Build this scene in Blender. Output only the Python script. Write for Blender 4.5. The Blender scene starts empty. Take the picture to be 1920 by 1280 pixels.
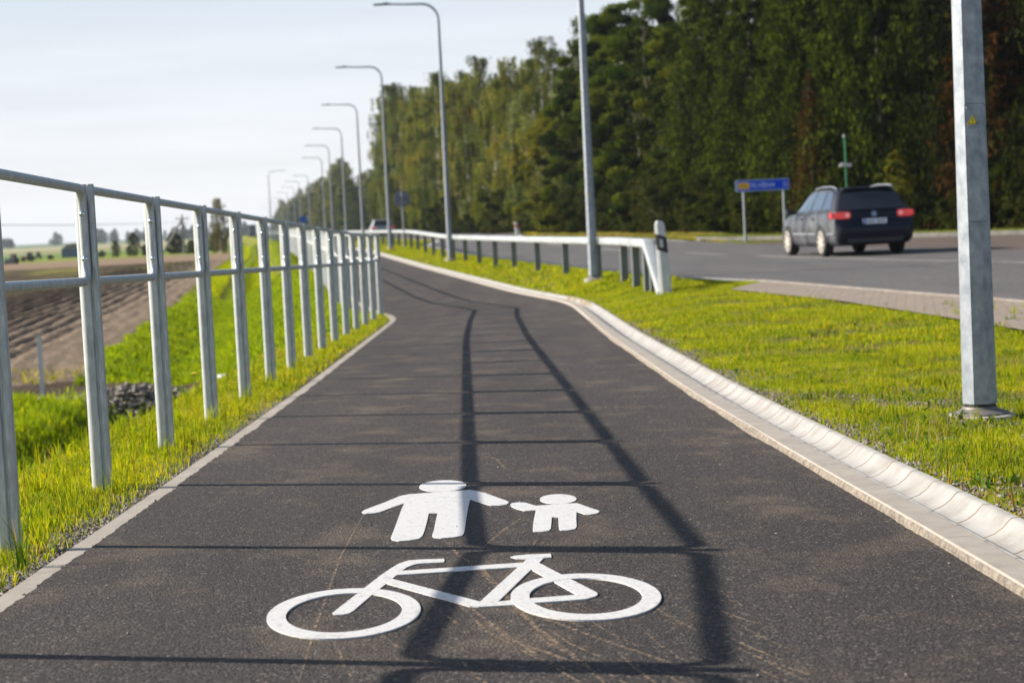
import bpy, math, random
import numpy as np
from mathutils import Vector, Matrix, noise as mnoise
R = math.radians
scene = bpy.context.scene
col = scene.collection
rng = np.random.default_rng(7)
random.seed(7)

# ------------------------------------------------------------------ camera
CAM_H = 1.165
pitch, roll = math.atan(227.7/3570), R(2.86)
r0 = Vector((1, 0, 0)); fw = Vector((0, math.cos(pitch), -math.sin(pitch))); u0 = Vector((0, math.sin(pitch), math.cos(pitch)))
rr = math.cos(roll)*r0 - math.sin(roll)*u0
uu = math.sin(roll)*r0 + math.cos(roll)*u0
cd = bpy.data.cameras.new('camera'); cam = bpy.data.objects.new('camera', cd); col.objects.link(cam)
cam.matrix_world = Matrix(((rr.x, uu.x, -fw.x, 0), (rr.y, uu.y, -fw.y, 0), (rr.z, uu.z, -fw.z, CAM_H), (0, 0, 0, 1)))
cd.sensor_width = 36; cd.lens = 66.94; cd.clip_end = 9000; cd.clip_start = .1
cd.dof.use_dof = True; cd.dof.focus_distance = 6.7; cd.dof.aperture_fstop = 4.6; cd.dof.aperture_blades = 9
scene.camera = cam

# ------------------------------------------------------------------ sun and sky
SUN = Vector((-2.33, .37, 1.345)).normalized()
el = math.asin(SUN.z); az = math.atan2(SUN.x, SUN.y)
sd = bpy.data.lights.new('sun', 'SUN'); sd.energy = 5.0; sd.angle = R(.5); sd.color = (1, .925, .82)
so = bpy.data.objects.new('sun', sd); col.objects.link(so); so.rotation_euler = (-SUN).to_track_quat('-Z', 'Y').to_euler()
so.location = SUN*60
w = bpy.data.worlds.new('World'); scene.world = w; w.use_nodes = True
nt = w.node_tree; nt.nodes.clear(); N = nt.nodes.new; L = nt.links.new
sky = N('ShaderNodeTexSky'); sky.sky_type = 'NISHITA'; sky.sun_disc = False
sky.sun_elevation = el; sky.sun_rotation = az % (2*math.pi); sky.air_density = 1; sky.dust_density = 1.2; sky.ozone_density = 1.5
tc = N('ShaderNodeTexCoord'); sx = N('ShaderNodeSeparateXYZ'); L(tc.outputs['Generated'], sx.inputs[0])
veil = N('ShaderNodeMapRange'); veil.interpolation_type = 'SMOOTHSTEP'      # thin high cloud, thickest near the horizon
veil.inputs['From Min'].default_value = .09; veil.inputs['From Max'].default_value = .20; veil.inputs['To Min'].default_value = .97; veil.inputs['To Max'].default_value = .05
L(sx.outputs[2], veil.inputs['Value'])
mp = N('ShaderNodeMapping'); mp.inputs['Scale'].default_value = (3, 3, 42); mp.inputs['Rotation'].default_value = (0, R(6), 0); L(tc.outputs['Generated'], mp.inputs[0])
nz = N('ShaderNodeTexNoise'); nz.inputs['Scale'].default_value = 1.6; nz.inputs['Detail'].default_value = 5; nz.inputs['Roughness'].default_value = .55; L(mp.outputs[0], nz.inputs['Vector'])
grad = N('ShaderNodeMapRange'); grad.inputs['From Min'].default_value = 0; grad.inputs['From Max'].default_value = .13; grad.inputs['To Min'].default_value = 0; grad.inputs['To Max'].default_value = 1
L(sx.outputs[2], grad.inputs['Value'])
ccr = N('ShaderNodeMix'); ccr.data_type = 'RGBA'; ccr.inputs['A'].default_value = (6.25, 6.27, 6.3, 1); ccr.inputs['B'].default_value = (4.75, 5.2, 5.8, 1); L(grad.outputs[0], ccr.inputs['Factor'])
nzr = N('ShaderNodeMapRange'); nzr.inputs['From Min'].default_value = .35; nzr.inputs['From Max'].default_value = .7; nzr.inputs['To Min'].default_value = .965; nzr.inputs['To Max'].default_value = 1.06; L(nz.outputs[0], nzr.inputs['Value'])
vm = N('ShaderNodeVectorMath'); vm.operation = 'SCALE'; L(ccr.outputs['Result'], vm.inputs[0]); L(nzr.outputs[0], vm.inputs['Scale'])
mx = N('ShaderNodeMix'); mx.data_type = 'RGBA'; L(veil.outputs[0], mx.inputs['Factor']); L(sky.outputs[0], mx.inputs['A']); L(vm.outputs[0], mx.inputs['B'])
bg = N('ShaderNodeBackground'); bg.inputs['Strength'].default_value = .08; L(mx.outputs['Result'], bg.inputs[0])
ow = N('ShaderNodeOutputWorld'); L(bg.outputs[0], ow.inputs[0])
scene.view_settings.view_transform = 'Standard'; scene.view_settings.look = 'None'; scene.view_settings.gamma = 1
scene.view_settings.exposure = .97
scene.cycles.max_bounces = 6; scene.cycles.diffuse_bounces = 2; scene.cycles.glossy_bounces = 2; scene.cycles.transmission_bounces = 4
scene.cycles.transparent_max_bounces = 6; scene.cycles.volume_bounces = 0; scene.cycles.use_denoising = True

# ------------------------------------------------------------------ helpers
def tag(o, label=None, cat=None, group=None, kind=None):
    if label: o['label'] = label
    if cat: o['category'] = cat
    if group: o['group'] = group
    if kind: o['kind'] = kind
    return o
def empty(name, loc, rz=0, label=None, cat=None, group=None):
    o = bpy.data.objects.new(name, None); col.objects.link(o); o.location = loc; o.rotation_euler = (0, 0, rz); o.empty_display_size = .1
    return tag(o, label, cat, group)
def copy_tree(o, parent=None):
    c = o.copy(); col.objects.link(c); c.parent = parent
    for ch in list(o.children): copy_tree(ch, c)
    return c
def np_mesh(name, V, loops, sizes, mats, parent=None, colors=None, smooth=False, midx=None):
    me = bpy.data.meshes.new(name); V = np.asarray(V, np.float32); loops = np.asarray(loops, np.int32); sizes = np.asarray(sizes, np.int32)
    me.vertices.add(len(V)); me.vertices.foreach_set('co', V.ravel())
    me.loops.add(len(loops)); me.loops.foreach_set('vertex_index', loops)
    me.polygons.add(len(sizes)); st = np.concatenate([[0], np.cumsum(sizes)[:-1]]).astype(np.int32)
    me.polygons.foreach_set('loop_start', st)
    if midx is not None: me.polygons.foreach_set('material_index', np.asarray(midx, np.int32))
    me.update(calc_edges=True); me.validate()
    for m in (mats if isinstance(mats, (list, tuple)) else [mats]): me.materials.append(m)
    if colors is not None:   # per vertex
        a = me.color_attributes.new('Col', 'FLOAT_COLOR', 'POINT'); c4 = np.ones((len(V), 4), np.float32); c4[:, :3] = colors; a.data.foreach_set('color', c4.ravel())
    me.polygons.foreach_set('use_smooth', np.full(len(sizes), smooth))
    o = bpy.data.objects.new(name, me); col.objects.link(o); o.parent = parent
    return o
class MB:
    def __init__(s): s.v = []; s.f = []; s.m = []
    def add(s, vs, fs, m=0):
        b = len(s.v); s.v += [tuple(p) for p in vs]; s.f += [tuple(i+b for i in f) for f in fs]; s.m += [m]*len(fs); return s
    def box(s, c, d, rz=0, m=0, rot=None):
        x, y, z = [k/2 for k in d]; P = [Vector((a*x, b*y, e*z)) for a in (-1, 1) for b in (-1, 1) for e in (-1, 1)]
        M = rot if rot else Matrix.Rotation(rz, 3, 'Z')
        return s.add([M @ p + Vector(c) for p in P], [(0, 1, 3, 2), (4, 6, 7, 5), (0, 4, 5, 1), (2, 3, 7, 6), (0, 2, 6, 4), (1, 5, 7, 3)], m)
    def prism(s, poly, z0, z1, m=0, f=None):
        n = len(poly); T = f or (lambda x, y, z: (x, y, z))
        vs = [T(x, y, z0) for x, y in poly]+[T(x, y, z1) for x, y in poly]
        return s.add(vs, [tuple(range(n-1, -1, -1)), tuple(range(n, 2*n))]+[(i, (i+1) % n, n+(i+1) % n, n+i) for i in range(n)], m)
    def tube(s, path, r, seg=10, m=0, caps=True, ph=0):
        path = [Vector(p) for p in path]; n = len(path); rs = r if isinstance(r, (list, tuple)) else [r]*n; vs = []
        t0 = (path[1]-path[0]).normalized(); a = t0.orthogonal().normalized() if abs(t0.z) < .9 else Vector((1, 0, 0))
        a = (a-t0*a.dot(t0)).normalized()
        for i, p in enumerate(path):
            t = (path[min(i+1, n-1)]-path[max(i-1, 0)]).normalized(); a = (a-t*a.dot(t)).normalized(); b = t.cross(a)
            for k in range(seg):
                q = 2*math.pi*k/seg+ph; vs.append(p+a*math.cos(q)*rs[i]+b*math.sin(q)*rs[i])
        fs = [(i*seg+k, i*seg+(k+1) % seg, (i+1)*seg+(k+1) % seg, (i+1)*seg+k) for i in range(n-1) for k in range(seg)]
        if caps: fs += [tuple(range(seg-1, -1, -1)), tuple(range((n-1)*seg, n*seg))]
        return s.add(vs, fs, m)
    def lathe(s, prof, c=(0, 0, 0), seg=24, m=0, axis='Z'):
        vs = []
        for r_, z in prof:
            for k in range(seg):
                q = 2*math.pi*k/seg; x, y = r_*math.cos(q), r_*math.sin(q)
                p = (x, y, z) if axis == 'Z' else ((z, x, y) if axis == 'X' else (x, z, y)); vs.append((p[0]+c[0], p[1]+c[1], p[2]+c[2]))
        n = len(prof); fs = [(i*seg+k, i*seg+(k+1) % seg, (i+1)*seg+(k+1) % seg, (i+1)*seg+k) for i in range(n-1) for k in range(seg)]
        fs += [tuple(range(seg-1, -1, -1)), tuple(range((n-1)*seg, n*seg))]
        return s.add(vs, fs, m)
    def grid(s, P, m=0):
        nu, nv = len(P), len(P[0]); return s.add([q for row in P for q in row], [(i*nv+j, (i+1)*nv+j, (i+1)*nv+j+1, i*nv+j+1) for i in range(nu-1) for j in range(nv-1)], m)
    def build(s, name, mats, parent=None, smooth=35, fix=True):
        me = bpy.data.meshes.new(name); me.from_pydata(s.v, [], s.f); me.polygons.foreach_set('material_index', s.m)
        for m in (mats if isinstance(mats, (list, tuple)) else [mats]): me.materials.append(m)
        if fix:
            import bmesh
            bm = bmesh.new(); bm.from_mesh(me); bmesh.ops.recalc_face_normals(bm, faces=bm.faces); bm.to_mesh(me); bm.free()
        if smooth:
            me.polygons.foreach_set('use_smooth', [True]*len(me.polygons)); me.set_sharp_from_angle(angle=R(smooth))
        o = bpy.data.objects.new(name, me); col.objects.link(o); o.parent = parent
        return o

def mat(name, c, rough=.7, metal=0, c2=None, nscale=5, ndetail=6, contrast=(.35, .65), bump=0, bscale=60, bdist=.01, spec=None, stretch=None, rough2=None, attr=False, coat=0, emis=None):
    m = bpy.data.materials.new(name); m.use_nodes = True; t = m.node_tree; b = t.nodes['Principled BSDF']
    b.inputs['Base Color'].default_value = (*c, 1); b.inputs['Roughness'].default_value = rough; b.inputs['Metallic'].default_value = metal
    if spec is not None: b.inputs['Specular IOR Level'].default_value = spec
    if coat: b.inputs['Coat Weight'].default_value = coat
    if emis: b.inputs['Emission Color'].default_value = (*emis[:3], 1); b.inputs['Emission Strength'].default_value = emis[3]
    n = t.nodes.new; l = t.links.new; co = n('ShaderNodeTexCoord'); vec = co.outputs['Object']
    if stretch:
        mpn = n('ShaderNodeMapping'); mpn.inputs['Scale'].default_value = stretch; l(vec, mpn.inputs[0]); vec = mpn.outputs[0]
    if c2:
        z = n('ShaderNodeTexNoise'); z.inputs['Scale'].default_value = nscale; z.inputs['Detail'].default_value = ndetail; z.inputs['Roughness'].default_value = .6; l(vec, z.inputs['Vector'])
        mr = n('ShaderNodeMapRange'); mr.inputs['From Min'].default_value = contrast[0]; mr.inputs['From Max'].default_value = contrast[1]; l(z.outputs[0], mr.inputs[0])
        mi = n('ShaderNodeMix'); mi.data_type = 'RGBA'; mi.inputs['A'].default_value = (*c, 1); mi.inputs['B'].default_value = (*c2, 1); l(mr.outputs[0], mi.inputs['Factor']); l(mi.outputs['Result'], b.inputs['Base Color'])
        if rough2 is not None:
            m2 = n('ShaderNodeMapRange'); m2.inputs['From Min'].default_value = contrast[0]; m2.inputs['From Max'].default_value = contrast[1]; m2.inputs['To Min'].default_value = rough; m2.inputs['To Max'].default_value = rough2
            l(z.outputs[0], m2.inputs[0]); l(m2.outputs[0], b.inputs['Roughness'])
    if attr:
        a = n('ShaderNodeAttribute'); a.attribute_name = 'Col'; l(a.outputs['Color'], b.inputs['Base Color'])
    if bump:
        z2 = n('ShaderNodeTexNoise'); z2.inputs['Scale'].default_value = bscale; z2.inputs['Detail'].default_value = 5; z2.inputs['Roughness'].default_value = .7; l(vec, z2.inputs['Vector'])
        bp = n('ShaderNodeBump'); bp.inputs['Strength'].default_value = bump; bp.inputs['Distance'].default_value = bdist; l(z2.outputs[0], bp.inputs['Height']); l(bp.outputs[0], b.inputs['Normal'])
    return m
def leafmat(name, trans=.35, rough=.6, tint=(1.25, 1.3, .6), spec=.25):
    m = bpy.data.materials.new(name); m.use_nodes = True; t = m.node_tree; b = t.nodes['Principled BSDF']; n = t.nodes.new; l = t.links.new
    a = n('ShaderNodeAttribute'); a.attribute_name = 'Col'; l(a.outputs['Color'], b.inputs['Base Color'])
    b.inputs['Roughness'].default_value = rough; b.inputs['Specular IOR Level'].default_value = spec
    tr = n('ShaderNodeBsdfTranslucent'); vm_ = n('ShaderNodeVectorMath'); vm_.operation = 'MULTIPLY'; vm_.inputs[1].default_value = tint
    l(a.outputs['Color'], vm_.inputs[0]); l(vm_.outputs[0], tr.inputs[0]); ms = n('ShaderNodeMixShader'); ms.inputs[0].default_value = trans
    l(b.outputs[0], ms.inputs[1]); l(tr.outputs[0], ms.inputs[2]); l(ms.outputs[0], t.nodes['Material Output'].inputs[0])
    return m

GALV = mat('galvanised_steel', (.57, .59, .58), .48, .4, (.34, .36, .355), 9, 8, (.3, .7), .12, 90, .004, stretch=(6, 6, 1.4), rough2=.6)
GALV2 = mat('galvanised_pole', (.335, .36, .385), .5, .5, (.19, .215, .245), 7, 9, (.32, .68), .15, 70, .004, stretch=(3, 3, 2), rough2=.62)
GALVW = mat('galvanised_beam', (.42, .44, .44), .5, .3, (.31, .33, .33), 2.5, 6)
BOLT = mat('bolt_steel', (.6, .66, .68), .25, .9)
BLACK = mat('black_plastic', (.012, .012, .013), .5)
DGREY = mat('dark_grey_metal', (.07, .075, .08), .45, .4)
WHITE = mat('white_plastic', (.60, .60, .60), .45, c2=(.5, .5, .49), nscale=6)
PAINT = mat('white_road_paint', (.56, .55, .53), .6, c2=(.27, .255, .24), nscale=60, contrast=(.53, .76), bump=.4, bscale=160, bdist=.004)
LINE = mat('worn_line_paint', (.42, .41, .39), .7, c2=(.22, .21, .2), nscale=6)
CONC = mat('concrete_kerb', (.33, .295, .25), .85, c2=(.25, .22, .185), nscale=7, contrast=(.3, .7), bump=.5, bscale=120, bdist=.004)
CONCROUGH = mat('kerb_mortar', (.33, .28, .22), .95, c2=(.15, .125, .10), nscale=30, bump=1, bscale=45, bdist=.02)
GUTTER = mat('gutter_concrete', (.31, .30, .285), .9, c2=(.19, .17, .145), nscale=6, contrast=(.42, .8), bump=.5, bscale=160, bdist=.003)
JOINT = mat('joint_mortar', (.27, .19, .105), .95, c2=(.15, .105, .06), nscale=14)
CONCF = mat('concrete_footing', (.42, .38, .33), .9, c2=(.3, .27, .23), nscale=20, bump=.5, bscale=60)

# ------------------------------------------------------------------ plan of the place
def ip(y, a, b): return np.interp(y, a, b)
YL = [-60, 0, 8, 14, 22, 28.4, 28.9, 30.2, 31.4, 36.5, 59, 82, 110, 135, 162, 189, 250, 300, 400, 550, 1000]
_far = lambda y: ip(y, [30.6, 36.3, 58.9, 82.5, 110, 135, 162, 189, 250, 300, 400, 550, 1000], [.93, .05, -2.55, -5.6, -9.2, -12.3, -15.6, -18.8, -26.9, -33.7, -48.4, -70, -137])
XL = [-1.43, -1.43, -1.45, -1.5, -1.62, -1.72, -1.74, -1.88, -2.15]+[float(_far(y))-2.95 for y in YL[9:]]
YR = [-60, 2, 5.2, 7.2, 12, 20, 27, 30.6, 36.3, 58.9, 82.5, 110, 135, 162, 189, 250, 300, 400, 550, 1000]
XR = [1.45, 1.42, 1.37, 1.28, 1.12, .99, .965, .93]+[float(_far(y)) for y in YR[8:]]
YRs = np.arange(-60, 1000, .5)
def smooth_curve(Y, X, k):
    xs = ip(YRs, Y, X); ker = np.ones(k)/k; p = np.pad(xs, k//2, 'edge'); return np.convolve(p, ker, 'valid')[:len(xs)]
XRs = smooth_curve(YR, XR, 7)
def xl(y): return ip(y, YL, XL)
def xr(y): return ip(y, YRs, XRs)
def zl(y): return ip(y, [-60, -5, 28, 60, 90, 120], [.34, .34, -.24, -.24, -.02, 0])
def zr(y): return ip(y, [-60, -5, 7, 30, 60, 90, 120], [.17, .17, .05, -.215, -.215, -.02, 0])
def zv(y):
    t = np.clip((np.asarray(y, float)-60)/25, 0, 1); return .18*t*t*(3-2*t)
NEY = [-60, 0, 14, 20.2, 23.5, 29.5, 33.65, 44, 62, 85, 110, 135, 162, 189, 250, 300, 400, 550, 1000]
NEX = [7.5, 6.8, 5.95, 5.46, 4.91, 3.95, 2.75, 1.35, -.85, -3.9]+[float(_far(y))+5.0 for y in NEY[10:]]
FEY = [-60, 0, 20, 32, 40.1, 62, 85, 110, 135, 162, 189, 250, 300, 400, 550, 1000]
FEX = [19, 16.5, 13.6, 12.1, 10.9, 7.9, 4.7, 1.0]+[float(_far(y))+13.4 for y in FEY[8:]]
def ne(y): return ip(y, NEY, NEX)
def fe(y): return ip(y, FEY, FEX)
def pathz(x, y):
    a, b = xl(y), xr(y); t = np.clip((x-a)/(b-a), 0, 1); return zl(y)*(1-t)+zr(y)*t
def sstep(a, b, x):
    t = np.clip((x-a)/(b-a), 0, 1); return t*t*(3-2*t)
def wob(x, y, s=1., seed=0):
    x = np.asarray(x, float)*s+seed*7.3; y = np.asarray(y, float)*s+seed*3.1
    return (np.sin(x*1.7+1.3*np.sin(y*1.1+seed))+np.sin(y*2.3+1.1*np.sin(x*1.9))+.6*np.sin(x*4.7+y*3.1)+.5*np.sin(y*5.9-x*3.7+seed)+.35*np.sin(x*9.1+2*np.sin(y*7)))/3.4
def ground(x, y):
    x = np.asarray(x, float); y = np.asarray(y, float)
    a, b = xl(y), xr(y); d = a-x
    base = zl(y)
    far = ip(d, [0, .08, .75, 1.0, 3.0, 3.5, 4.6, 6], [0, -.015, -.02, -.06, -1.15, -1.15, -.72, -.70])
    near = ip(d, [0, .08, .75, 1.0, 2.0, 2.5, 2.9, 3.6, 4.6, 6.5, 9], [0, -.015, -.02, -.08, -1.25, -1.35, -1.1, -.62, -.50, -.66, -.9])
    t = sstep(23, 29, y)
    left = near*(1-t)+far*t + base*np.clip(1-(d-1)/3, 0, 1) + np.clip((d-1)/3, 0, 1)*(-.22)
    # eroded cross gully with a steep far side
    yg = y+.3*wob(x, 0, .8); gl = sstep(23.2, 25.2, yg)*(1-sstep(27.5, 27.9, yg))*sstep(1.9, 2.8, d)*(1-sstep(10, 14, d)); left = left*(1-gl)+gl*(-.95+.05*wob(x, y, 2.3, 4)+.12*sstep(4.5, 7, d))
    left = left+.05*wob(x, y, 1.1)*sstep(.9, 1.6, d)*(1-sstep(5, 9, d))*(1-sstep(70, 120, y))
    zrv = zv(y); sr = x-b
    right = (zr(y)+.03)*(1-sstep(.36, 1.6, sr))+zrv*sstep(.36, 1.6, sr)
    right = np.where(y > 300, np.minimum(right, zrv), right)
    right = right+.018*wob(x, y, 1.6, 2)*sstep(.5, .9, sr)*(1-sstep(-.5, -.1, x-ne(y)))
    z = np.where(x < a, left, np.where(x > b+.34, right, -10))
    m = (x >= a-.07) & (x <= b+.352)
    z = np.where(m, pathz(x, y)-.12, z)
    onroad = (x > ne(y)-.02) & (x < fe(y)+.02); z = np.where(onroad, zv(y)-.08, z)
    return z

# ------------------------------------------------------------------ ground sheet
xs = np.unique(np.concatenate([-np.geomspace(16, 4500, 46)[::-1], np.arange(-16, -6, .4), np.arange(-6, 7, .11), np.arange(7, 20, .5), np.geomspace(20, 4500, 40)]))
ys = np.unique(np.concatenate([np.arange(-60, 2, 6), np.arange(2, 34, .16), np.arange(34, 120, .8), np.geomspace(120, 6500, 90)]))
# shear so that the columns follow the path far away
X, Y = np.meshgrid(xs, ys, indexing='ij')
X = X+np.where(Y > 30, xl(Y)-xl(30.), 0)
Z = ground(X, Y)
dL = xl(Y)-X
C_ = np.zeros(X.shape+(3,))
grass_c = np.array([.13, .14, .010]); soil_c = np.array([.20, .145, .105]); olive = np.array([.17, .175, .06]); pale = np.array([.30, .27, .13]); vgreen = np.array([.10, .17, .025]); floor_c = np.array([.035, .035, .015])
C_[:] = grass_c
w1 = wob(X, Y, 2.3, 1)[..., None]
def blend(mask, c):
    global C_
    mask = mask[..., None]; C_ = C_*(1-mask)+np.asarray(c)*mask
blend((dL > .0)*(dL < .34)*(Y < 60)*.85, (.17, .15, .115))                    # gravelly strip along the kerb
blend(sstep(.2, .5, wob(X, Y, 1.9, 4))*(np.abs(X) < 12)*.45, (.13, .10, .06))
fieldm = sstep(4.3, 5.0, dL+.25*wob(X, Y, .6))*sstep(26, 28, Y)
blend(fieldm, soil_c)
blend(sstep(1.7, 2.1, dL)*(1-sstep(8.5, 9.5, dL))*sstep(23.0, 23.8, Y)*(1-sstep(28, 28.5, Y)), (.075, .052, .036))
blend(sstep(5, 8, dL)*(1-sstep(23, 25, Y)), (.15, .13, .06))
for (y0, y1, c) in [(150, 158, (.22, .155, .10)), (205, 212, (.17, .20, .03)), (265, 275, (.10, .18, .035)), (330, 345, (.22, .22, .10)), (520, 560, (.32, .29, .17)), (800, 860, (.16, .19, .09)), (1100, 1200, (.12, .16, .09))]:
    blend(sstep(y0, y1, Y)*sstep(4.4, 5.2, dL), c)
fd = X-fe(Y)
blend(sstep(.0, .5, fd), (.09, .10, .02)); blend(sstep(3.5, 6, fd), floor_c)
C_ *= (1+.22*w1)
nx, ny = X.shape
idx = np.arange(nx*ny).reshape(nx, ny)
q = np.stack([idx[:-1, :-1], idx[1:, :-1], idx[1:, 1:], idx[:-1, 1:]], -1).reshape(-1)
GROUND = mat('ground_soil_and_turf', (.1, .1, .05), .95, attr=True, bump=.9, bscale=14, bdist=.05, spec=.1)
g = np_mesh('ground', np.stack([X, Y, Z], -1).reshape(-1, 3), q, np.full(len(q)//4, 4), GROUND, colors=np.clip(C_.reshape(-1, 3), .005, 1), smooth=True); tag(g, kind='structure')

# ploughed field with real furrows
fy = np.concatenate([np.arange(27.6, 60, .5), np.arange(60, 156, 1.5)]); fd_ = np.concatenate([np.arange(4.4, 16, .085), np.arange(16, 62, .3)])
D, YY = np.meshgrid(fd_, fy, indexing='ij'); XX = xl(YY)-D
fur = np.sin(2*np.pi*(D+.12*wob(XX*0, YY, .3))/.50)
amp = (.052*sstep(5.8, 6.8, D)*(1-sstep(10, 14, D))+.008*(D < 15))*sstep(28, 30, YY)
ZZ = ground(XX, YY)+.03+fur*amp+.035*wob(XX, YY, 3.1)*(1-sstep(6, 7.5, D)*.7)+.02*wob(XX, YY, 7)+rng.normal(0, .012, XX.shape)
ZZ = ZZ-.35*(1-sstep(4.4, 4.75, D+.2*wob(XX, YY, .9)))-.4*(1-sstep(27.6, 28.2, YY+.25*wob(XX, YY, 1.5, 3)))
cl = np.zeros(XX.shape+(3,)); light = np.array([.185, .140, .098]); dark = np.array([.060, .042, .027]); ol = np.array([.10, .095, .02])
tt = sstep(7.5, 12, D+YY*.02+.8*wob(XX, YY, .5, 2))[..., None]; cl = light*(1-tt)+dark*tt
og = (sstep(.05, .5, wob(XX*.35, YY*.12, 1, 5))*sstep(50, 85, YY)*sstep(10, 18, D)*.8)[..., None]; cl = cl*(1-og)+ol*og
og = (sstep(-.2, .6, wob(XX*.5, YY*.1, 1, 9))*sstep(105, 128, YY)*.75)[..., None]; cl = cl*(1-og)+np.array([.2, .19, .03])*og
cl = cl*(1+.18*wob(XX, YY, 3.7, 3)[..., None])
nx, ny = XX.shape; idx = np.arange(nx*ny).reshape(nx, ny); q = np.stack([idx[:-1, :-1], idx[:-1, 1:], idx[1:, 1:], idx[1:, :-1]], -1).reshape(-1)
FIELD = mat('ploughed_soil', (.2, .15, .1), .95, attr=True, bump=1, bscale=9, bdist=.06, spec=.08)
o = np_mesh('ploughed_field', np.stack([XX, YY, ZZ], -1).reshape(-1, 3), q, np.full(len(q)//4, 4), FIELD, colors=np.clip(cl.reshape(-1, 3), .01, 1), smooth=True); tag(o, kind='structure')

# ------------------------------------------------------------------ asphalt materials
def asphalt(name, dark, light, dust, dscale, grain=260, bump=.8, dust_amt=.5):
    m = bpy.data.materials.new(name); m.use_nodes = True; t = m.node_tree; b = t.nodes['Principled BSDF']; n = t.nodes.new; l = t.links.new
    co = n('ShaderNodeTexCoord'); v = co.outputs['Object']
    def noi(s, d=6, r=.6, vec=v):
        z = n('ShaderNodeTexNoise'); z.inputs['Scale'].default_value = s; z.inputs['Detail'].default_value = d; z.inputs['Roughness'].default_value = r; l(vec, z.inputs['Vector']); return z.outputs[0]
    def mr(i, a, c, lo=0, hi=1):
        z = n('ShaderNodeMapRange'); z.inputs['From Min'].default_value = a; z.inputs['From Max'].default_value = c; z.inputs['To Min'].default_value = lo; z.inputs['To Max'].default_value = hi; l(i, z.inputs[0]); return z.outputs[0]
    def mix(f, A, B):
        z = n('ShaderNodeMix'); z.data_type = 'RGBA'; l(f, z.inputs['Factor'])
        for k, s in (('A', A), ('B', B)):
            if isinstance(s, tuple): z.inputs[k].default_value = (*s, 1)
            else: l(s, z.inputs[k])
        return z.outputs['Result']
    vo = n('ShaderNodeTexVoronoi'); vo.inputs['Scale'].default_value = grain*.42; l(v, vo.inputs['Vector'])
    sep = n('ShaderNodeSeparateColor'); l(vo.outputs['Color'], sep.inputs[0])
    c = mix(mr(noi(grain*.26, 5, .8), .38, .64), dark, light)
    c = mix(mr(sep.outputs[0], .88, 1, 0, .8), c, tuple(k*2.3 for k in light))      # pale stones in the mix
    c = mix(mr(sep.outputs[1], .75, 1, 0, .7), c, tuple(k*.45 for k in dark))
    mp_ = n('ShaderNodeMapping'); mp_.inputs['Scale'].default_value = (1, .8, 1); l(v, mp_.inputs[0])
    c = mix(mr(noi(dscale, 7, .62, mp_.outputs[0]), .52, .74, 0, dust_amt), c, dust)
    mp2 = n('ShaderNodeMapping'); mp2.inputs['Scale'].default_value = (.9, .12, 1); l(v, mp2.inputs[0])
    c = mix(mr(noi(1.1, 4, .6, mp2.outputs[0]), .38, .66, 0, .38), c, tuple(k*.62 for k in dark))
    l(c, b.inputs['Base Color']); b.inputs['Roughness'].default_value = .82; b.inputs['Specular IOR Level'].default_value = .28
    ad = n('ShaderNodeMath'); ad.operation = 'ADD'; l(noi(grain*.3, 4, .8), ad.inputs[0]); l(mr(vo.outputs[0], 0, .6, .5, 0), ad.inputs[1])
    bp = n('ShaderNodeBump'); bp.inputs['Strength'].default_value = bump; bp.inputs['Distance'].default_value = .008; l(ad.outputs[0], bp.inputs['Height']); l(bp.outputs[0], b.inputs['Normal'])
    return m
PATHM = asphalt('path_asphalt', (.020, .0165, .0145), (.090, .075, .066), (.23, .17, .115), 2.6, dust_amt=.45)
ROADM = asphalt('road_asphalt', (.085, .08, .08), (.13, .123, .12), (.15, .13, .11), .8, grain=120, dust_amt=.35)
SIDEM = asphalt('old_asphalt', (.085, .062, .052), (.13, .10, .086), (.17, .13, .1), .7, grain=120, dust_amt=.5)
SANDP = mat('dusty_asphalt_patch', (.13, .105, .08), .9)

# ------------------------------------------------------------------ path, road, kerbs
def strip(name, Ys, xa, xb, zf, mats, nac=14, jit=0, jitr=None):
    P = []; jr = random.Random(3)
    for y in Ys:
        a, b = float(xa(y)), float(xb(y)); row = []
        if jit and y < 20:
            a += jit*(mnoise.noise(Vector((1, y*2.1, 0)))*1.2+mnoise.noise(Vector((5, y*13, 0)))*.8+jr.uniform(-.5, .5))
            b += (jitr or jit)*(mnoise.noise(Vector((9, y*2.1, 0)))*1.2+jr.uniform(-.5, .5))
        for k in range(nac+1):
            x = a+(b-a)*k/nac; row.append((x, y, float(zf(x, y))))
        P.append(row)
    mb = MB(); mb.grid([list(c) for c in zip(*P)]); o = mb.build(name, mats, smooth=60, fix=False); return o
Yp = np.concatenate([np.arange(-20, 4, 1.), np.arange(4, 16, .05), np.arange(16, 36, .3), np.arange(36, 120, 1.5), np.arange(120, 700, 12)])
o = strip('cycle_path', Yp, xl, xr, pathz, PATHM, jit=.010, jitr=.012); tag(o, kind='structure')
Yr = np.concatenate([np.arange(-30, 20, 2.), np.arange(20, 130, 1.), np.arange(130, 990, 10)])
o = strip('road', Yr, ne, fe, lambda x, y: zv(y), ROADM, nac=4); tag(o, kind='structure')

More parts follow.
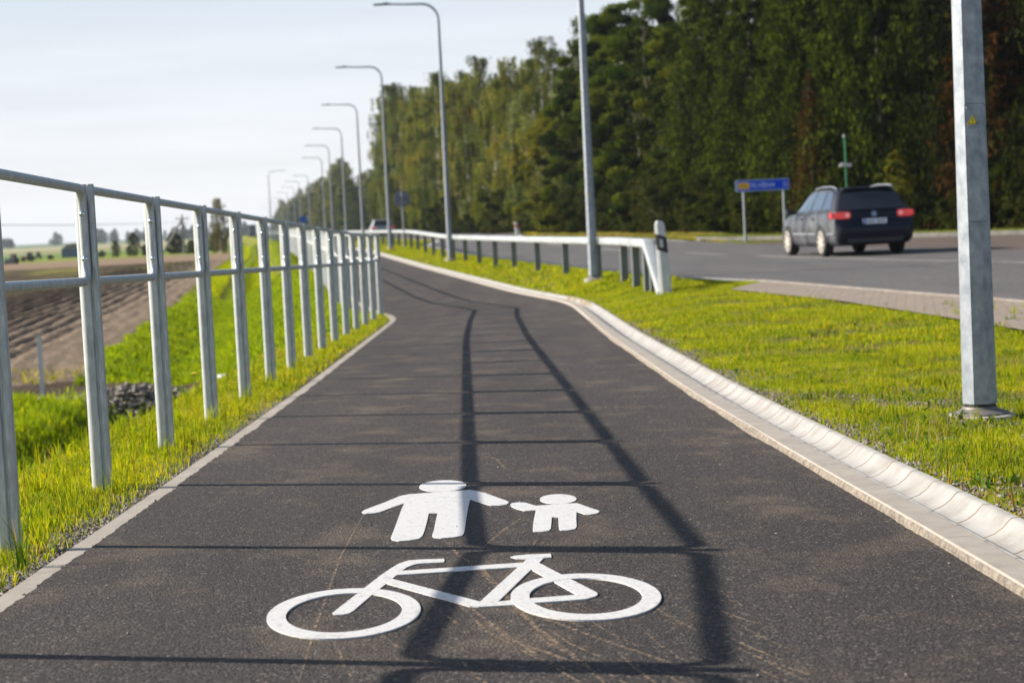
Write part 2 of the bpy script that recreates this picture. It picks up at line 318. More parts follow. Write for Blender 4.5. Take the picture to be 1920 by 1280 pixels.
# side road apron beyond the far lane
ap = [(13.4, 20), (22, 20), (30, 30), (26, 44), (19, 51), (14.9, 55), (12.7, 58.9), (9.9, 64.3), (8.9, 66.4), (7.6, 66.6), (7.2, 66.3)]
inner = [(float(fe(y))-.15, y) for y in np.arange(64, 20, -2.)]
mb = MB(); poly = ap+inner; mb.add([(x, y, .004) for x, y in poly], [tuple(range(len(poly)))]); o = mb.build('side_road', SIDEM, smooth=0); tag(o, kind='structure')
if o.data.polygons[0].normal.z < 0: o.data.flip_normals()
KERBF = mat('old_kerb', (.16, .15, .13), .9, c2=(.09, .09, .08), nscale=3)
def ribbon(name, pts, wd, h, m, z0=0, kind='structure', sm=30):
    """low kerb / raised strip along a polyline"""
    mb = MB(); pts = [Vector((p[0], p[1], 0)) for p in pts]; prof = [(-wd/2, -.1), (-wd/2, h-.01), (-wd/2+.01, h), (wd/2-.01, h), (wd/2, h-.01), (wd/2, -.1)]; rows = []
    for i, p in enumerate(pts):
        t = (pts[min(i+1, len(pts)-1)]-pts[max(i-1, 0)]).normalized(); nrm = Vector((t.y, -t.x, 0))
        rows.append([(p.x+nrm.x*a, p.y+nrm.y*a, z0+float(zv(p.y))+b) for a, b in prof])
    mb.grid(rows); o = mb.build(name, m, smooth=sm); tag(o, kind=kind); return o
kc = [(40, 22), (30.2, 30.2), (26.1, 44.2), (19.1, 51.1), (15, 55.1), (12.8, 59), (10, 64.4), (9.0, 66.5), (7.9, 67.6), (7.0, 70)]
ribbon('junction_kerb', kc, .15, .13, KERBF)
# small grass island between the lanes and the side road
isl = [(11.25, 39.6), (12.6, 38.6), (16, 35.6), (20, 32.5), (21, 33.2), (17.5, 37.5), (14, 40.2), (12.2, 40.9)]
mb = MB(); mb.prism(isl, .0, .10); o = mb.build('traffic_island', mat('island_turf', (.11, .14, .02), .95, c2=(.16, .17, .03), nscale=9, bump=1, bscale=30, bdist=.05), smooth=30); tag(o, kind='structure')
# road markings
def line(name, fx, y0, y1, wd, label, dz=.005, dash=None, m=LINE):
    mb = MB(); y = y0
    while y < y1:
        ye = min(y+(dash[0] if dash else 4), y1)
        yy = np.linspace(y, ye, 5); mb.grid([[(float(fx(t))-wd/2, t, float(zv(t))+dz) for t in yy], [(float(fx(t))+wd/2, t, float(zv(t))+dz) for t in yy]])
        y = ye+(dash[1] if dash else 0)
    o = mb.build(name, m, smooth=0, fix=False); tag(o, kind='structure'); return o
ctr = lambda y: float(ip(y, [0, 20, 32.6, 37, 43, 62, 85, 110, 1000], [11.6, 10.0, 8.83, 7.73, 6.5, 3.6, .5, -3.6, float(_far(1000))+9]))
line('centre_line_marking', ctr, 14, 46, .14, '')
line('centre_line_marking', ctr, 49, 300, .14, '', dash=(4, 8))
line('edge_line_marking', lambda y: ne(y)+.28, 30.5, 400, .15, '', m=PAINT)
line('far_edge_line_marking', lambda y: fe(y)-.25, 70, 400, .15, '', m=PAINT)

# flush kerb on the left of the path
def swept(name, Ys, fx, prof, m, zf, gap=None, smooth=30, jit=None):
    mb = MB(); jr = random.Random(5)
    def row(y):
        x0 = float(fx(y)); z0 = float(zf(y)); t = (float(fx(y+.3))-float(fx(y-.3)))/.6; ca = 1/math.sqrt(1+t*t)
        out = []
        for k, (a, b) in enumerate(prof):
            ja = jr.uniform(-1, 1)*jit[k] if jit else 0
            out.append((x0+(a+ja)*ca, y-(a)*t*ca, z0+b+ja*.5))
        return out
    if gap:
        for i in range(len(Ys)-1):
            sub = np.linspace(Ys[i]+gap/2, Ys[i+1]-gap/2, 4 if jit is None else max(4, int((Ys[i+1]-Ys[i])/.05))); rows = [row(y) for y in sub]; n = len(prof)
            mb.grid(rows); mb.add(rows[0], [tuple(range(n))]); mb.add(rows[-1], [tuple(range(n-1, -1, -1))])
    else: mb.grid([row(y) for y in Ys])
    o = mb.build(name, m, smooth=smooth); tag(o, kind='structure'); return o
KL = [(.03, -.1), (.03, -.008), (-.080, -.008), (-.085, -.013), (-.085, -.1)]
swept('path_kerb_left', np.concatenate([np.arange(-4, 28.4, 1.), [28.4, 29.2, 30, 30.8, 31.6, 33], np.arange(34, 120, 3.)]), xl, KL, CONC, zl, gap=.004)
KR = [(-.02, -.1), (.0, .0), (.004, .018), (.012, .030), (.108, .031), (.112, .026), (.112, -.1)]
swept('path_kerb_right', np.concatenate([np.arange(-4, 62, 1.), np.arange(62, 400, 6.)]), xr, KR, CONC, zr, gap=.004)
# rough bedding mortar squeezed out along the foot of the kerb
mb = MB(); jr = random.Random(11); rows = []
for y in np.arange(3.5, 24, .025):
    n1 = mnoise.noise(Vector((0, y*1.3, 4))); n2 = mnoise.noise(Vector((0, y*9, 1))); n3 = 1.6*mnoise.noise(Vector((3, y*.45, 8))); wv = max(0, .002+.010*n1+.003*n2+.020*max(0, n3)+jr.uniform(-.0015, .0015))
    x0 = float(xr(y)); z0 = float(zr(y)); rows.append([(x0-wv-.004, y, z0-.01), (x0-wv, y, z0+.003+wv*.4), (x0-.001, y, z0+.012+.35*wv), (x0+.005, y, z0+.022+.2*wv), (x0+.02, y, z0+.0285)])
mb.grid(rows); o = mb.build('kerb_mortar', CONCROUGH, smooth=0); tag(o, kind='structure')
GP = [(.114, -.1), (.116, .016), (.120, .019), (.142, .019), (.146, .015), (.151, -.006), (.166, -.019), (.19, -.028), (.225, -.028), (.258, -.017), (.288, .004), (.310, .028), (.320, .034), (.345, .034), (.351, .028), (.355, -.1)]
swept('drain_gutter', np.concatenate([np.arange(2.0, 62, .33), np.arange(62.3, 400, 4.)]), xr, GP, GUTTER, zr, gap=.012, smooth=40)
swept('gutter_joints', np.concatenate([np.arange(2.0, 62, .66), np.arange(62.3, 400, 4.)]), xr, [(a, b-.0012) for a, b in GP], JOINT, zr, smooth=40)

# paved block apron on the near side of the road
PAVE = bpy.data.materials.new('block_paving'); PAVE.use_nodes = True; t = PAVE.node_tree; b = t.nodes['Principled BSDF']; co = t.nodes.new('ShaderNodeTexCoord'); br = t.nodes.new('ShaderNodeTexBrick')
mpn = t.nodes.new('ShaderNodeMapping'); mpn.inputs['Rotation'].default_value = (0, 0, R(12)); t.links.new(co.outputs['Object'], mpn.inputs[0]); t.links.new(mpn.outputs[0], br.inputs['Vector'])
br.inputs['Scale'].default_value = 1; br.inputs['Brick Width'].default_value = .2; br.inputs['Row Height'].default_value = .2; br.inputs['Mortar Size'].default_value = .006
br.inputs['Color1'].default_value = (.24, .195, .145, 1); br.inputs['Color2'].default_value = (.21, .165, .135, 1); br.inputs['Mortar'].default_value = (.13, .10, .075, 1)
t.links.new(br.outputs[0], b.inputs['Base Color']); b.inputs['Roughness'].default_value = .9
pe = lambda y: float(ip(y, [2, 9, 16.8, 22.5, 27.1, 29.3], [4.6, 4.5, 4.28, 3.86, 3.12, 3.9]))
yy = np.concatenate([np.arange(2, 27, 1.), np.arange(27, 29.4, .3)])
mb = MB(); mb.grid([[(pe(y), y, .028) for y in yy], [(float(ne(y))-.05, y, .028) for y in yy]]); o = mb.build('block_paving', PAVE, smooth=0, fix=False); tag(o, kind='structure')
ribbon('road_kerb', [(float(ne(y)), y) for y in np.arange(2, 30.5, .5)], .11, .045, mat('road_kerb_concrete', (.24, .21, .18), .95, c2=(.16, .14, .12), nscale=4))

# ------------------------------------------------------------------ painted symbols on the path (each a sheet of paint)
def paint(name, polys, label, rings=()):
    e = MB(); lift = .0009
    for k, p in enumerate(polys):
        e.prism(p, -.003, lift+.0003*k, f=lambda x, y, z: (x, y, float(pathz(x, y))+z+.0015))
    for k, (cx, cy, ax, ay, bx, by) in enumerate(rings):
        n = 72; a = [(cx+ax*math.cos(q*2*math.pi/n), cy+ay*math.sin(q*2*math.pi/n)) for q in range(n)]; b_ = [(cx+bx*math.cos(q*2*math.pi/n), cy+by*math.sin(q*2*math.pi/n)+(0)) for q in range(n)]
        zt = lift+.0003*(k+len(polys)); Zf = lambda p, dz: (p[0], p[1], float(pathz(p[0], p[1]))+dz+.0015)
        vs = [Zf(p, zt) for p in a]+[Zf(p, zt) for p in b_]+[Zf(p, -.003) for p in a]+[Zf(p, -.003) for p in b_]
        fs = []
        for q in range(n):
            r_ = (q+1) % n; fs += [(q, r_, n+r_, n+q), (q, 2*n+q, 2*n+r_, r_), (n+q, n+r_, 3*n+r_, 3*n+q)]
        e.add(vs, fs)
    o = e.build(name, PAINT, smooth=0); tag(o, label, 'road marking', 'white symbols painted on the path'); return o
AD = [(-0.593, 7.066), (-0.587, 7.12), (-0.557, 7.218), (-0.521, 7.335), (-0.476, 7.506), (-0.444, 7.558), (-0.389, 7.579), (-0.316, 7.611), (-0.197, 7.649), (-0.177, 7.623), (-0.138, 7.545), (-0.087, 7.397), (-0.048, 7.286), (-0.043, 7.24), (-0.052, 7.193), (-0.08, 7.162), (-0.112, 7.167), (-0.151, 7.258), (-0.194, 7.365), (-0.196, 7.168), (-0.197, 6.864), (-0.197, 6.485), (-0.202, 6.427), (-0.23, 6.393), (-0.273, 6.373), (-0.297, 6.389), (-0.305, 6.434), (-0.304, 6.565), (-0.306, 6.807), (-0.307, 6.984), (-0.339, 6.989), (-0.337, 6.812), (-0.336, 6.569), (-0.338, 6.439), (-0.347, 6.376), (-0.381, 6.34), (-0.414, 6.329), (-0.437, 6.357), (-0.444, 6.405), (-0.444, 6.518), (-0.445, 6.792), (-0.447, 7.09), (-0.446, 7.29), (-0.489, 7.167), (-0.524, 7.055), (-0.543, 7.028), (-0.574, 7.017), (-0.585, 7.027)]
CH = [(-0.037, 7.183), (-0.032, 7.222), (-0.01, 7.243), (0.02, 7.23), (0.044, 7.17), (0.059, 7.136), (0.108, 7.152), (0.162, 7.179), (0.216, 7.182), (0.231, 7.14), (0.263, 7.037), (0.287, 6.976), (0.29, 6.938), (0.278, 6.895), (0.251, 6.87), (0.233, 6.88), (0.217, 6.93), (0.206, 6.951), (0.198, 6.769), (0.193, 6.58), (0.185, 6.525), (0.157, 6.496), (0.137, 6.498), (0.13, 6.532), (0.132, 6.674), (0.135, 6.814), (0.112, 6.825), (0.107, 6.677), (0.102, 6.543), (0.093, 6.498), (0.069, 6.475), (0.044, 6.478), (0.039, 6.512), (0.042, 6.652), (0.049, 6.827), (0.057, 7.011), (0.041, 7.006), (0.015, 6.999), (-0.011, 7.053), (-0.032, 7.122)]
def ell(cx, cy, a, b_, n=40): return [(cx+a*math.cos(2*math.pi*k/n), cy+b_*math.sin(2*math.pi*k/n)) for k in range(n)]
paint('adult_symbol', [AD, ell(-.315, 7.805, .097, .19)], 'white painted figure of an adult walking with a child, left of the small one')
paint('child_symbol', [CH, ell(.148, 7.313, .071, .141)], 'small white painted figure of a child held by the hand')
FK = [(-0.52, 5.077), (-0.43, 5.654), (-0.408, 5.771), (-0.387, 5.866), (-0.36, 5.924), (-0.325, 5.94), (-0.249, 5.947), (-0.245, 5.911), (-0.247, 5.879), (-0.321, 5.866), (-0.338, 5.849), (-0.357, 5.799), (-0.369, 5.741), (-0.38, 5.666), (-0.391, 5.594), (-0.403, 5.516), (-0.416, 5.436), (-0.43, 5.354), (-0.466, 5.102), (-0.475, 5.067), (-0.489, 5.052), (-0.512, 5.05)]
TP = [(-0.371, 5.733), (-0.165, 5.793), (-0.087, 5.819), (0.002, 5.843), (-0.016, 5.759), (-0.164, 5.724), (-0.38, 5.659)]
DN = [(-0.391, 5.594), (-0.124, 5.203), (-0.075, 5.198), (-0.036, 5.216), (0.019, 5.234), (0.018, 5.165), (-0.036, 5.145), (-0.129, 5.125), (-0.152, 5.135), (-0.403, 5.516)]
SE = [(-0.124, 5.199), (-0.015, 5.766), (0.014, 5.911), (0.065, 5.916), (0.048, 5.822), (0.023, 5.711), (-0.075, 5.194)]
SA = [(-0.039, 5.95), (-0.026, 5.971), (0.011, 5.989), (0.089, 5.999), (0.09, 5.927), (0.054, 5.917), (0.01, 5.906), (-0.021, 5.921)]
ST = [(0.023, 5.716), (0.048, 5.832), (0.077, 5.73), (0.203, 5.307), (0.205, 5.281), (0.197, 5.249), (0.167, 5.21), (0.12, 5.193), (0.014, 5.163), (0.015, 5.235), (0.148, 5.276)]
paint('bicycle_symbol', [FK, TP, DN, SE, SA, ST], 'white painted bicycle with two wheels, frame and saddle, nearest symbol on the path',
      rings=[(-.488, 5.082, .205, .356, .155, .279), (.170, 5.263, .2095, .354, .157, .272)])
# faint tan scrape marks
SCR = bpy.data.materials.new('sand_scrape'); SCR.use_nodes = True; t = SCR.node_tree; b = t.nodes['Principled BSDF']; b.inputs['Base Color'].default_value = (.27, .19, .12, 1); b.inputs['Roughness'].default_value = .9
z = t.nodes.new('ShaderNodeTexNoise'); z.inputs['Scale'].default_value = 70; z.inputs['Detail'].default_value = 4; co = t.nodes.new('ShaderNodeTexCoord'); t.links.new(co.outputs['Object'], z.inputs['Vector'])
mr = t.nodes.new('ShaderNodeMapRange'); mr.inputs['From Min'].default_value = .43; mr.inputs['From Max'].default_value = .64; mr.inputs['To Max'].default_value = .75; t.links.new(z.outputs[0], mr.inputs[0]); t.links.new(mr.outputs[0], b.inputs['Alpha'])
mb = MB(); jr = random.Random(2)
def scr(pts, wd):
    P = []; pts = [Vector((*p, 0)) for p in pts]
    for i in range(len(pts)-1):
        for k in range(6): P.append(pts[i].lerp(pts[i+1], k/6))
    P.append(pts[-1]); rows = []
    for i, p in enumerate(P):
        t_ = (P[min(i+1, len(P)-1)]-P[max(i-1, 0)]).normalized(); n_ = Vector((t_.y, -t_.x, 0)); e = math.sin(math.pi*min(1, (i+.6)/len(P)))**.4
        wj = 1.5*wd*e*(1+.4*mnoise.noise(Vector((i*.7, p.x*9, 0)))); rows.append([(p.x+n_.x*s_*wj/2, p.y+n_.y*s_*wj/2, float(pathz(p.x, p.y))+.0011) for s_ in (-1, 1)])
    mb.grid(rows)
scr([(-0.245, 6.249), (-0.2, 6.0), (-0.123, 5.713), (-0.036, 5.184), (0.031, 4.813), (0.126, 4.43), (.17, 4.2)], .012)
scr([(-0.521, 4.253), (-0.546, 4.86), (-0.582, 6.069), (-0.581, 7.0)], .0055)
scr([(-0.036, 5.106), (0.088, 4.877), (0.224, 4.603), (0.358, 4.357)], .010)
scr([(-0.168, 5.196), (-0.037, 4.686), (0.136, 4.372)], .009)
scr([(-.22, 5.35), (-.1, 4.8), (.05, 4.4), (.12, 4.2)], .007)
scr([(-0.16, 8.9), (-0.101, 8.786), (-0.052, 8.348)], .010)
scr([(.05, 6.3), (.0, 5.9), (-.06, 5.6)], .007); scr([(.02, 6.9), (-.07, 6.5), (-.12, 6.2)], .008)
for k in range(26):
    x_ = jr.uniform(-.5, .6); y_ = jr.uniform(4.2, 5.4); a_ = jr.uniform(.3, 1.1); scr([(x_, y_), (x_+.06*a_, y_-.18), (x_+.15*a_, y_-.36)], jr.uniform(.003, .007))
o = mb.build('sandy_scrape_marks', SCR, smooth=0, fix=False); tag(o, kind='stuff')

# ------------------------------------------------------------------ railing
POST = [(-.042, .004), (-.041, -.006), (-.036, -.015), (-.026, -.0225), (-.017, -.025), (.006, -.025), (.010, -.021), (.012, -.015), (.018, -.015), (.020, -.021), (.024, -.025), (.036, -.0245), (.042, -.019), (.042, .019), (.036, .0245), (.010, .025), (-.026, .025), (-.040, .016)]
def post_mesh(h):
    mb = MB(); mb.prism(POST, -.3, h); return mb
def frame_mb(p0, p1, top=.0, drop=.412, r=.0195, seg=12, arc=6):
    """closed tube panel between two posts; p0, p1 = post heads (Vectors)"""
    d = (p1-p0); dh = Vector((d.x, d.y, 0)).normalized(); off = .025+r
    a = p0+dh*off; b_ = p1-dh*off; sl = d.z/Vector((d.x, d.y, 0)).length
    a.z = p0.z+sl*off; b_.z = p1.z-sl*off
    up = Vector((0, 0, 1)); rc = .075; tl, tr_, br_, bl = a+up*(top-r), b_+up*(top-r), b_-up*drop, a-up*drop
    P = []; cs = [tl, tr_, br_, bl]
    for i in range(4):
        c = cs[i]; pv = (cs[i-1]-c).normalized(); nx_ = (cs[(i+1) % 4]-c).normalized(); s_, e_ = c+pv*rc, c+nx_*rc
        for k in range(arc+1):
            u = k/arc; P.append(s_*(1-u)**2+c*2*u*(1-u)+e_*u*u)
    P.append(P[0].copy()); mb = MB(); n = len(P); 
    # ring sweep with closed seam
    side = dh.cross(up); vs = []
    for i in range(n-1):
        t_ = (P[(i+1) % (n-1)]-P[i-1 if i else n-2]).normalized(); bn = t_.cross(side).normalized()
        for k in range(seg):
            q_ = 2*math.pi*k/seg; vs.append(P[i]+side*math.cos(q_)*r+bn*math.sin(q_)*r)
    m_ = n-1; mb.add(vs, [(i*seg+k, i*seg+(k+1) % seg, ((i+1) % m_)*seg+(k+1) % seg, ((i+1) % m_)*seg+k) for i in range(m_) for k in range(seg)])
    return mb, a, b_, dh
def bolt_mb(c, d, r=.0085):
    """domed bolt head pointing along d"""
    mb = MB(); d = Vector(d).normalized(); c = Vector(c); mb.tube([c, c+d*.003, c+d*.006, c+d*.009, c+d*.0105], [r*1.5, r*1.5, r*.95, r*.7, r*.2], 10); return mb
HP = 1.29
def fence_line(name, heads, label, bolts_to, maxp=100, seg=12, arc=6, cls='railing'):
    root = empty(name, (heads[0][0], heads[0][1], heads[0][2]-HP), 0, label, cls, 'galvanised railings along the left of the path'); o0 = root.location.copy()
    H = [Vector(h)-o0 for h in heads]; pm = None; rest = MB()
    for i, h in enumerate(H):
        if i < maxp:
            nb = H[min(i+1, len(H)-1)]-H[max(i-1, 0)]; rz = math.atan2(nb.y, nb.x)-math.pi/2
            if pm is None: po = post_mesh(0).build('post', GALV, root); pm = po.data; bpy.data.objects.remove(po)
            po = bpy.data.objects.new('post', pm); col.objects.link(po); po.parent = root; po.location = h; po.rotation_euler = (0, 0, rz)
        else: rest.box(h-Vector((0, 0, .7)), (.07, .05, 1.4))
    if pm is not None:      # give the shared post mesh its full length below the head
        for v in pm.vertices:
            v.co.z = -HP-.3 if v.co.z < -.1 else .0
    for i in range(len(H)-1):
        mb, a, b_, dh = frame_mb(H[i], H[i+1], seg=seg, arc=arc)
        if i < maxp:
            fo = mb.build('rail_frame', GALV, root, smooth=60)
            if i < bolts_to:
                for pt, dd in ((b_, -dh), (a, dh)):
                    for dz in (-.125, -.315):
                        bolt_mb(pt+Vector((0, 0, dz))+dd*.0195, dd).build('bolt', BOLT, fo)
        else: rest.add(mb.v, mb.f)
    if rest.v: tag(rest.build('distant_rail_panels', GALV, root, smooth=60), kind='stuff')
    return root
fx_ = lambda y: float(ip(y, [0, 2.98, 4.69, 6.4, 8.1, 21, 27, 31], [-2.25, -2.05, -1.872, -1.738, -1.785, -2.02, -2.06, -2.07]))
heads = [(fx_(6.4+1.71*i), 6.4+1.71*i, float(zl(6.4+1.71*i))+HP+.005) for i in range(-3, 15)]
fence_line('railing', heads, 'silver galvanised two rail railing on the near straight left of the path', 12)
last = heads[-1]; heads = [last, (-2.42, 31.95, float(zl(31.95))+HP)]; y = 33.6
while y < 330:
    heads.append((float(xl(y))-.36, y, float(ip(y, [28, 60, 90, 120], [-.235, -.235, -.02, 0]))+HP)); y += 1.71
fence_line('railing', heads, 'far run of silver railing past the bend, shrinking into the distance', 0, seg=6, arc=2)

# ------------------------------------------------------------------ street lamps
def make_lamp():
    e = empty('street_lamp', (0, 0, 0))
    ang = [R(a) for a in (-32, -77, -122, -167, -212, -257, -302, -347)]
    R0, R1, HT = .094, .044, 7.55
    rad = lambda z: R0+(R1-R0)*min(1, z/HT)
    mb = MB(); zs = [0.085, 1.0, 2.0, 4.0, 6.0, HT]
    for z_ in zs: mb.v += [(rad(z_)*math.cos(a), rad(z_)*math.sin(a), z_) for a in ang]
    for i in range(len(zs)-1):
        for k in range(8): mb.f.append((i*8+k, i*8+(k+1) % 8, (i+1)*8+(k+1) % 8, (i+1)*8+k)); mb.m.append(0)
    mb.f.append(tuple(range(8))); mb.m.append(0)
    mb.build('pole', GALV2, e, smooth=20)
    mb = MB(); mb.lathe([(.175, -.03), (.178, .022), (.16, .028), (.02, .03)], seg=40); mb.build('concrete_footing', CONCF, e, smooth=30)
    mb = MB(); mb.lathe([(.146, .024), (.150, .032), (.147, .037), (.115, .046), (.092, .057), (.088, .068)], seg=40); mb.build('flange_cover', mat('flange_steel', (.20, .18, .17), .6, .3, (.13, .12, .11), 8), e, smooth=30)
    mb = MB(); mb.lathe([(.086, .045), (.086, .084), (.08, .09), (.01, .09)], seg=8); o_ = mb.build('rubber_collar', BLACK, e, smooth=20); o_.rotation_euler = (0, 0, R(13))
    # door on the face whose normal is at -99.5 deg
    na = R(-99.5); nrm = Vector((math.cos(na), math.sin(na), 0)); tg = Vector((-nrm.y, nrm.x, 0)); ap_ = math.cos(R(22.5))
    na2 = na+R(45); nrm2 = Vector((math.cos(na2), math.sin(na2), 0)); tg2 = Vector((-nrm2.y, nrm2.x, 0)); HF = math.tan(R(22.5))
    def face(u, z_, out=0):
        a_ = rad(z_)*ap_; hw_ = (a_+out)*HF
        if u <= hw_+1e-6: return nrm*(a_+out)+tg*u+Vector((0, 0, z_))
        return nrm2*(a_+out)+tg2*(u-2*hw_)+Vector((0, 0, z_))
    def panel(u0, u1, z0, z1, o0, o1, rcn=.012):
        m_ = MB(); zsn = [z0, z0+.3*rcn, z0+rcn]+list(np.linspace(z0+rcn, z1-rcn, 6)[1:-1])+[z1-rcn, z1-.3*rcn, z1]; rows_ = []
        for z_ in zsn:
            e_ = min(z_-z0, z1-z_); ins = rcn-math.sqrt(max(0, rcn**2-(rcn-min(e_, rcn))**2)); uh = (rad(z_)*ap_+o1)*HF
            rows_.append([face(u0+ins, z_, o0), face(u0+ins, z_, o1), face(uh, z_, o1), face(u1-ins, z_, o1), face(u1-ins, z_, o0)])
        m_.grid(rows_); return m_
    gapm = panel(-.0335, .0885, 1.034, 1.646, -.002, .0006); gapm.build('door_gap', DGREY, e, smooth=0)
    d = panel(-.0312, .0862, 1.037, 1.643, -.001, .0026).build('access_door', GALV2, e, smooth=20)
    for u, z_ in ((-.022, 1.622), (.072, 1.062)): bolt_mb(face(u, z_, .002), nrm, .0035).build('door_screw', BOLT, d)
    YEL = mat('warning_yellow', (.80, .62, .02), .5)
    def tri(cu, cz, s, o_, m_): mb_ = MB(); mb_.add([face(cu-s/2, cz-s*.40, o_), face(cu+s/2, cz-s*.40, o_), face(cu, cz+s*.48, o_)]+[face(cu-s/2, cz-s*.40, o_-.002), face(cu+s/2, cz-s*.40, o_-.002), face(cu, cz+s*.48, o_-.002)], [(0, 1, 2), (3, 4, 1, 0), (4, 5, 2, 1), (5, 3, 0, 2)]); return mb_
    # outline, dark border, yellow field
    wn = tri(.006, 1.560, .058, .0034, 0).build('warning_sticker', YEL, e, smooth=0)
    tri(.006, 1.5595, .048, .0039, 0).build('black_border', BLACK, wn, smooth=0)
    tri(.006, 1.5588, .037, .0044, 0).build('yellow_field', YEL, wn, smooth=0)
    bz = [(.006+(u_-.006)*1.2, 1.558+(z_-1.558)*1.2) for u_, z_ in [(.0085, 1.5690), (.0012, 1.5575), (.0052, 1.5575), (.0040, 1.5510), (.0026, 1.5518), (.0048, 1.5480), (.0072, 1.5512), (.0058, 1.5508), (.0105, 1.5600), (.0062, 1.5600)]]
    mb = MB(); mb.add([face(u, z_, .0049) for u, z_ in bz], [tuple(range(len(bz)))]); mb.build('lightning_bolt', BLACK, wn, smooth=0)
    # curved arm, reaching over the path (-X)
    P = [Vector((0, 0, HT-.35)), Vector((0, 0, HT-.06))]; rc = .52
    for k in range(9):
        a = R(90*k/8); P.append(Vector((-rc+rc*math.cos(a), 0, HT-.0+rc*.95*math.sin(a))))
    P += [Vector((-1.0, 0, HT+rc*.95+.012)), Vector((-1.52, 0, HT+rc*.95+.04))]
    mb = MB(); mb.tube(P, [.038]*3+[.036]*8+[.031, .028], 14); mb.build('arm', GALV2, e, smooth=60)
    zt = HT+rc*.95+.045
    hd = [(-1.44, -.03), (-1.48, -.06), (-1.56, -.12), (-1.72, -.13), (-1.98, -.105), (-2.02, -.06), (-2.03, 0), (-2.02, .06), (-1.98, .105), (-1.72, .13), (-1.56, .12), (-1.48, .06), (-1.44, .03)]
    mb = MB(); mb.prism(hd, zt-.022, zt+.022); lm = mb.build('lamp_head', mat('lamp_head_grey', (.16, .17, .18), .45, .3), e, smooth=30)
    mb = MB(); mb.box((-1.80, 0, zt-.025), (.32, .16, .008)); mb.build('led_glass', mat('led_glass', (.5, .5, .48), .2), lm, smooth=0)
    mb = MB(); mb.prism([(-1.55, -.05), (-1.68, -.06), (-1.68, .06), (-1.55, .05)], zt+.02, zt+.05); mb.build('driver_housing', DGREY, lm, smooth=0)
    return e
lamp0 = make_lamp()
LP = [(2.44, 9.96), (1.54, 34.6), (-1.81, 60.3), (-5.2, 85), (-8.25, 110), (-11.35, 135.5), (-14.7, 162), (-17.9, 189), (-22.4, 222), (-25.4, 248), (-29.5, 275), (-34.2, 310), (-39.8, 350), (-46.8, 400), (-55.4, 460), (-68, 550)]
ordn = ['nearest street lamp, thick eight sided pole with yellow warning triangle and door', 'second street lamp, its top out of frame, beside the crash barrier end', 'third street lamp from the front, whole curved arm reaching left at the top',
        'fourth street lamp along the verge, just left of the round sign', 'fifth street lamp in the row, against the edge of the forest', 'sixth street lamp in the row, in front of the far bluish wood', 'seventh street lamp in the row over the far railing', 'eighth street lamp in the row over the far railing', '', 'ninth street lamp in the row, small, near the blue round sign']
for i, (x, y) in enumerate(LP):
    if i == 8: continue
    e = lamp0 if i == 0 else copy_tree(lamp0)
    e.location = (x, y, float(ip(y, [0, 60, 85, 1000], [0, 0, .18, .18])))
    s = [1, 1, 1, 1.0][min(i, 3)]; e.scale = (s, s, s)
    tag(e, ordn[i] if i < len(ordn) else 'tiny far street lamp with arm to the left at the vanishing end of the row', 'street lamp', 'street lamps along the path')
e = copy_tree(lamp0); e.location = (-27.3, 222, .1); e.rotation_euler = (0, 0, math.pi); tag(e, 'distant street lamp whose arm points right, opposite to the others', 'street lamp', 'street lamps along the path')

# ------------------------------------------------------------------ crash barrier
gx = lambda y: float(ip(y, [27, 32.7, 38.6, 46.2, 55, 64, 75.7, 85, 110, 135, 162, 189, 250], [2.28, 1.99, 1.17, .18, -.9, -2.0, -3.4, -4.5, -7.7, -10.8, -14.1, -17.3, -25.4]))
gz = lambda y: float(zv(y))
gr = empty('crash_barrier', (gx(27.9), 27.9, 0), 0, 'white galvanised crash barrier on dark posts between the grass verge and road', 'crash barrier'); g0 = gr.location.copy()
Yb = [27.72, 28.1, 28.5, 28.9, 29.3, 29.5]+list(np.arange(30.2, 60, 1.))+list(np.arange(60, 120, 1.5))+list(np.arange(120, 255, 6.))
rows = []
for y in Yb:
    top = float(ip(y, [27.72, 29.28, 29.5], [.03, .755, .765])); bot = float(ip(y, [27.72, 29.28, 29.5], [-.14, .60, .63])); z0 = gz(y); x0 = gx(y)
    bx_ = [(-.075, bot+.012), (-.083, bot+.022), (-.083, top-.02), (-.073, top-.004), (-.06, top), (.06, top), (.073, top-.004), (.083, top-.02), (.083, bot+.022), (.075, bot+.012), (.06, bot), (-.06, bot), (-.075, bot+.012)]
    rows.append([Vector((x0+a_, y, z0+b_))-g0 for a_, b_ in bx_])
mb = MB(); mb.grid(rows); mb.build('beam', GALVW, gr, smooth=35)
for y in np.arange(31.2, 110, 4.04):
    mb = MB(); mb.box(Vector((gx(y)-.084, y, gz(y)+.697))-g0, (.006, .30, .118), rz=math.atan(-(gx(y+.5)-gx(y-.5)))); mb.build('joint_sleeve', GALVW, gr, smooth=0)
CS = [(-.05, -.035), (-.044, -.035), (-.044, .028), (.044, .028), (.044, -.02), (.05, -.02), (.05, .035), (-.05, .035)]
gp = MB(); gp.prism([(a*1.25, b_*2.0) for a, b_ in CS], -.4, .64); pmesh = None
GPOST = mat('barrier_post_steel', (.34, .36, .36), .55, .4, (.25, .265, .265), 4)
for y in [28.75, 29.5, 31.0, 32.7, 35.1]+list(np.arange(38.6, 160, 3.9)):
    if pmesh is None: o = gp.build('post', GPOST, gr, smooth=0); pmesh = o.data
    else: o = bpy.data.objects.new('post', pmesh); col.objects.link(o); o.parent = gr
    sc_ = .55 if y < 29 else 1; o.location = Vector((gx(y), y, gz(y)))-g0; o.scale = (1.0, 1.0, sc_)
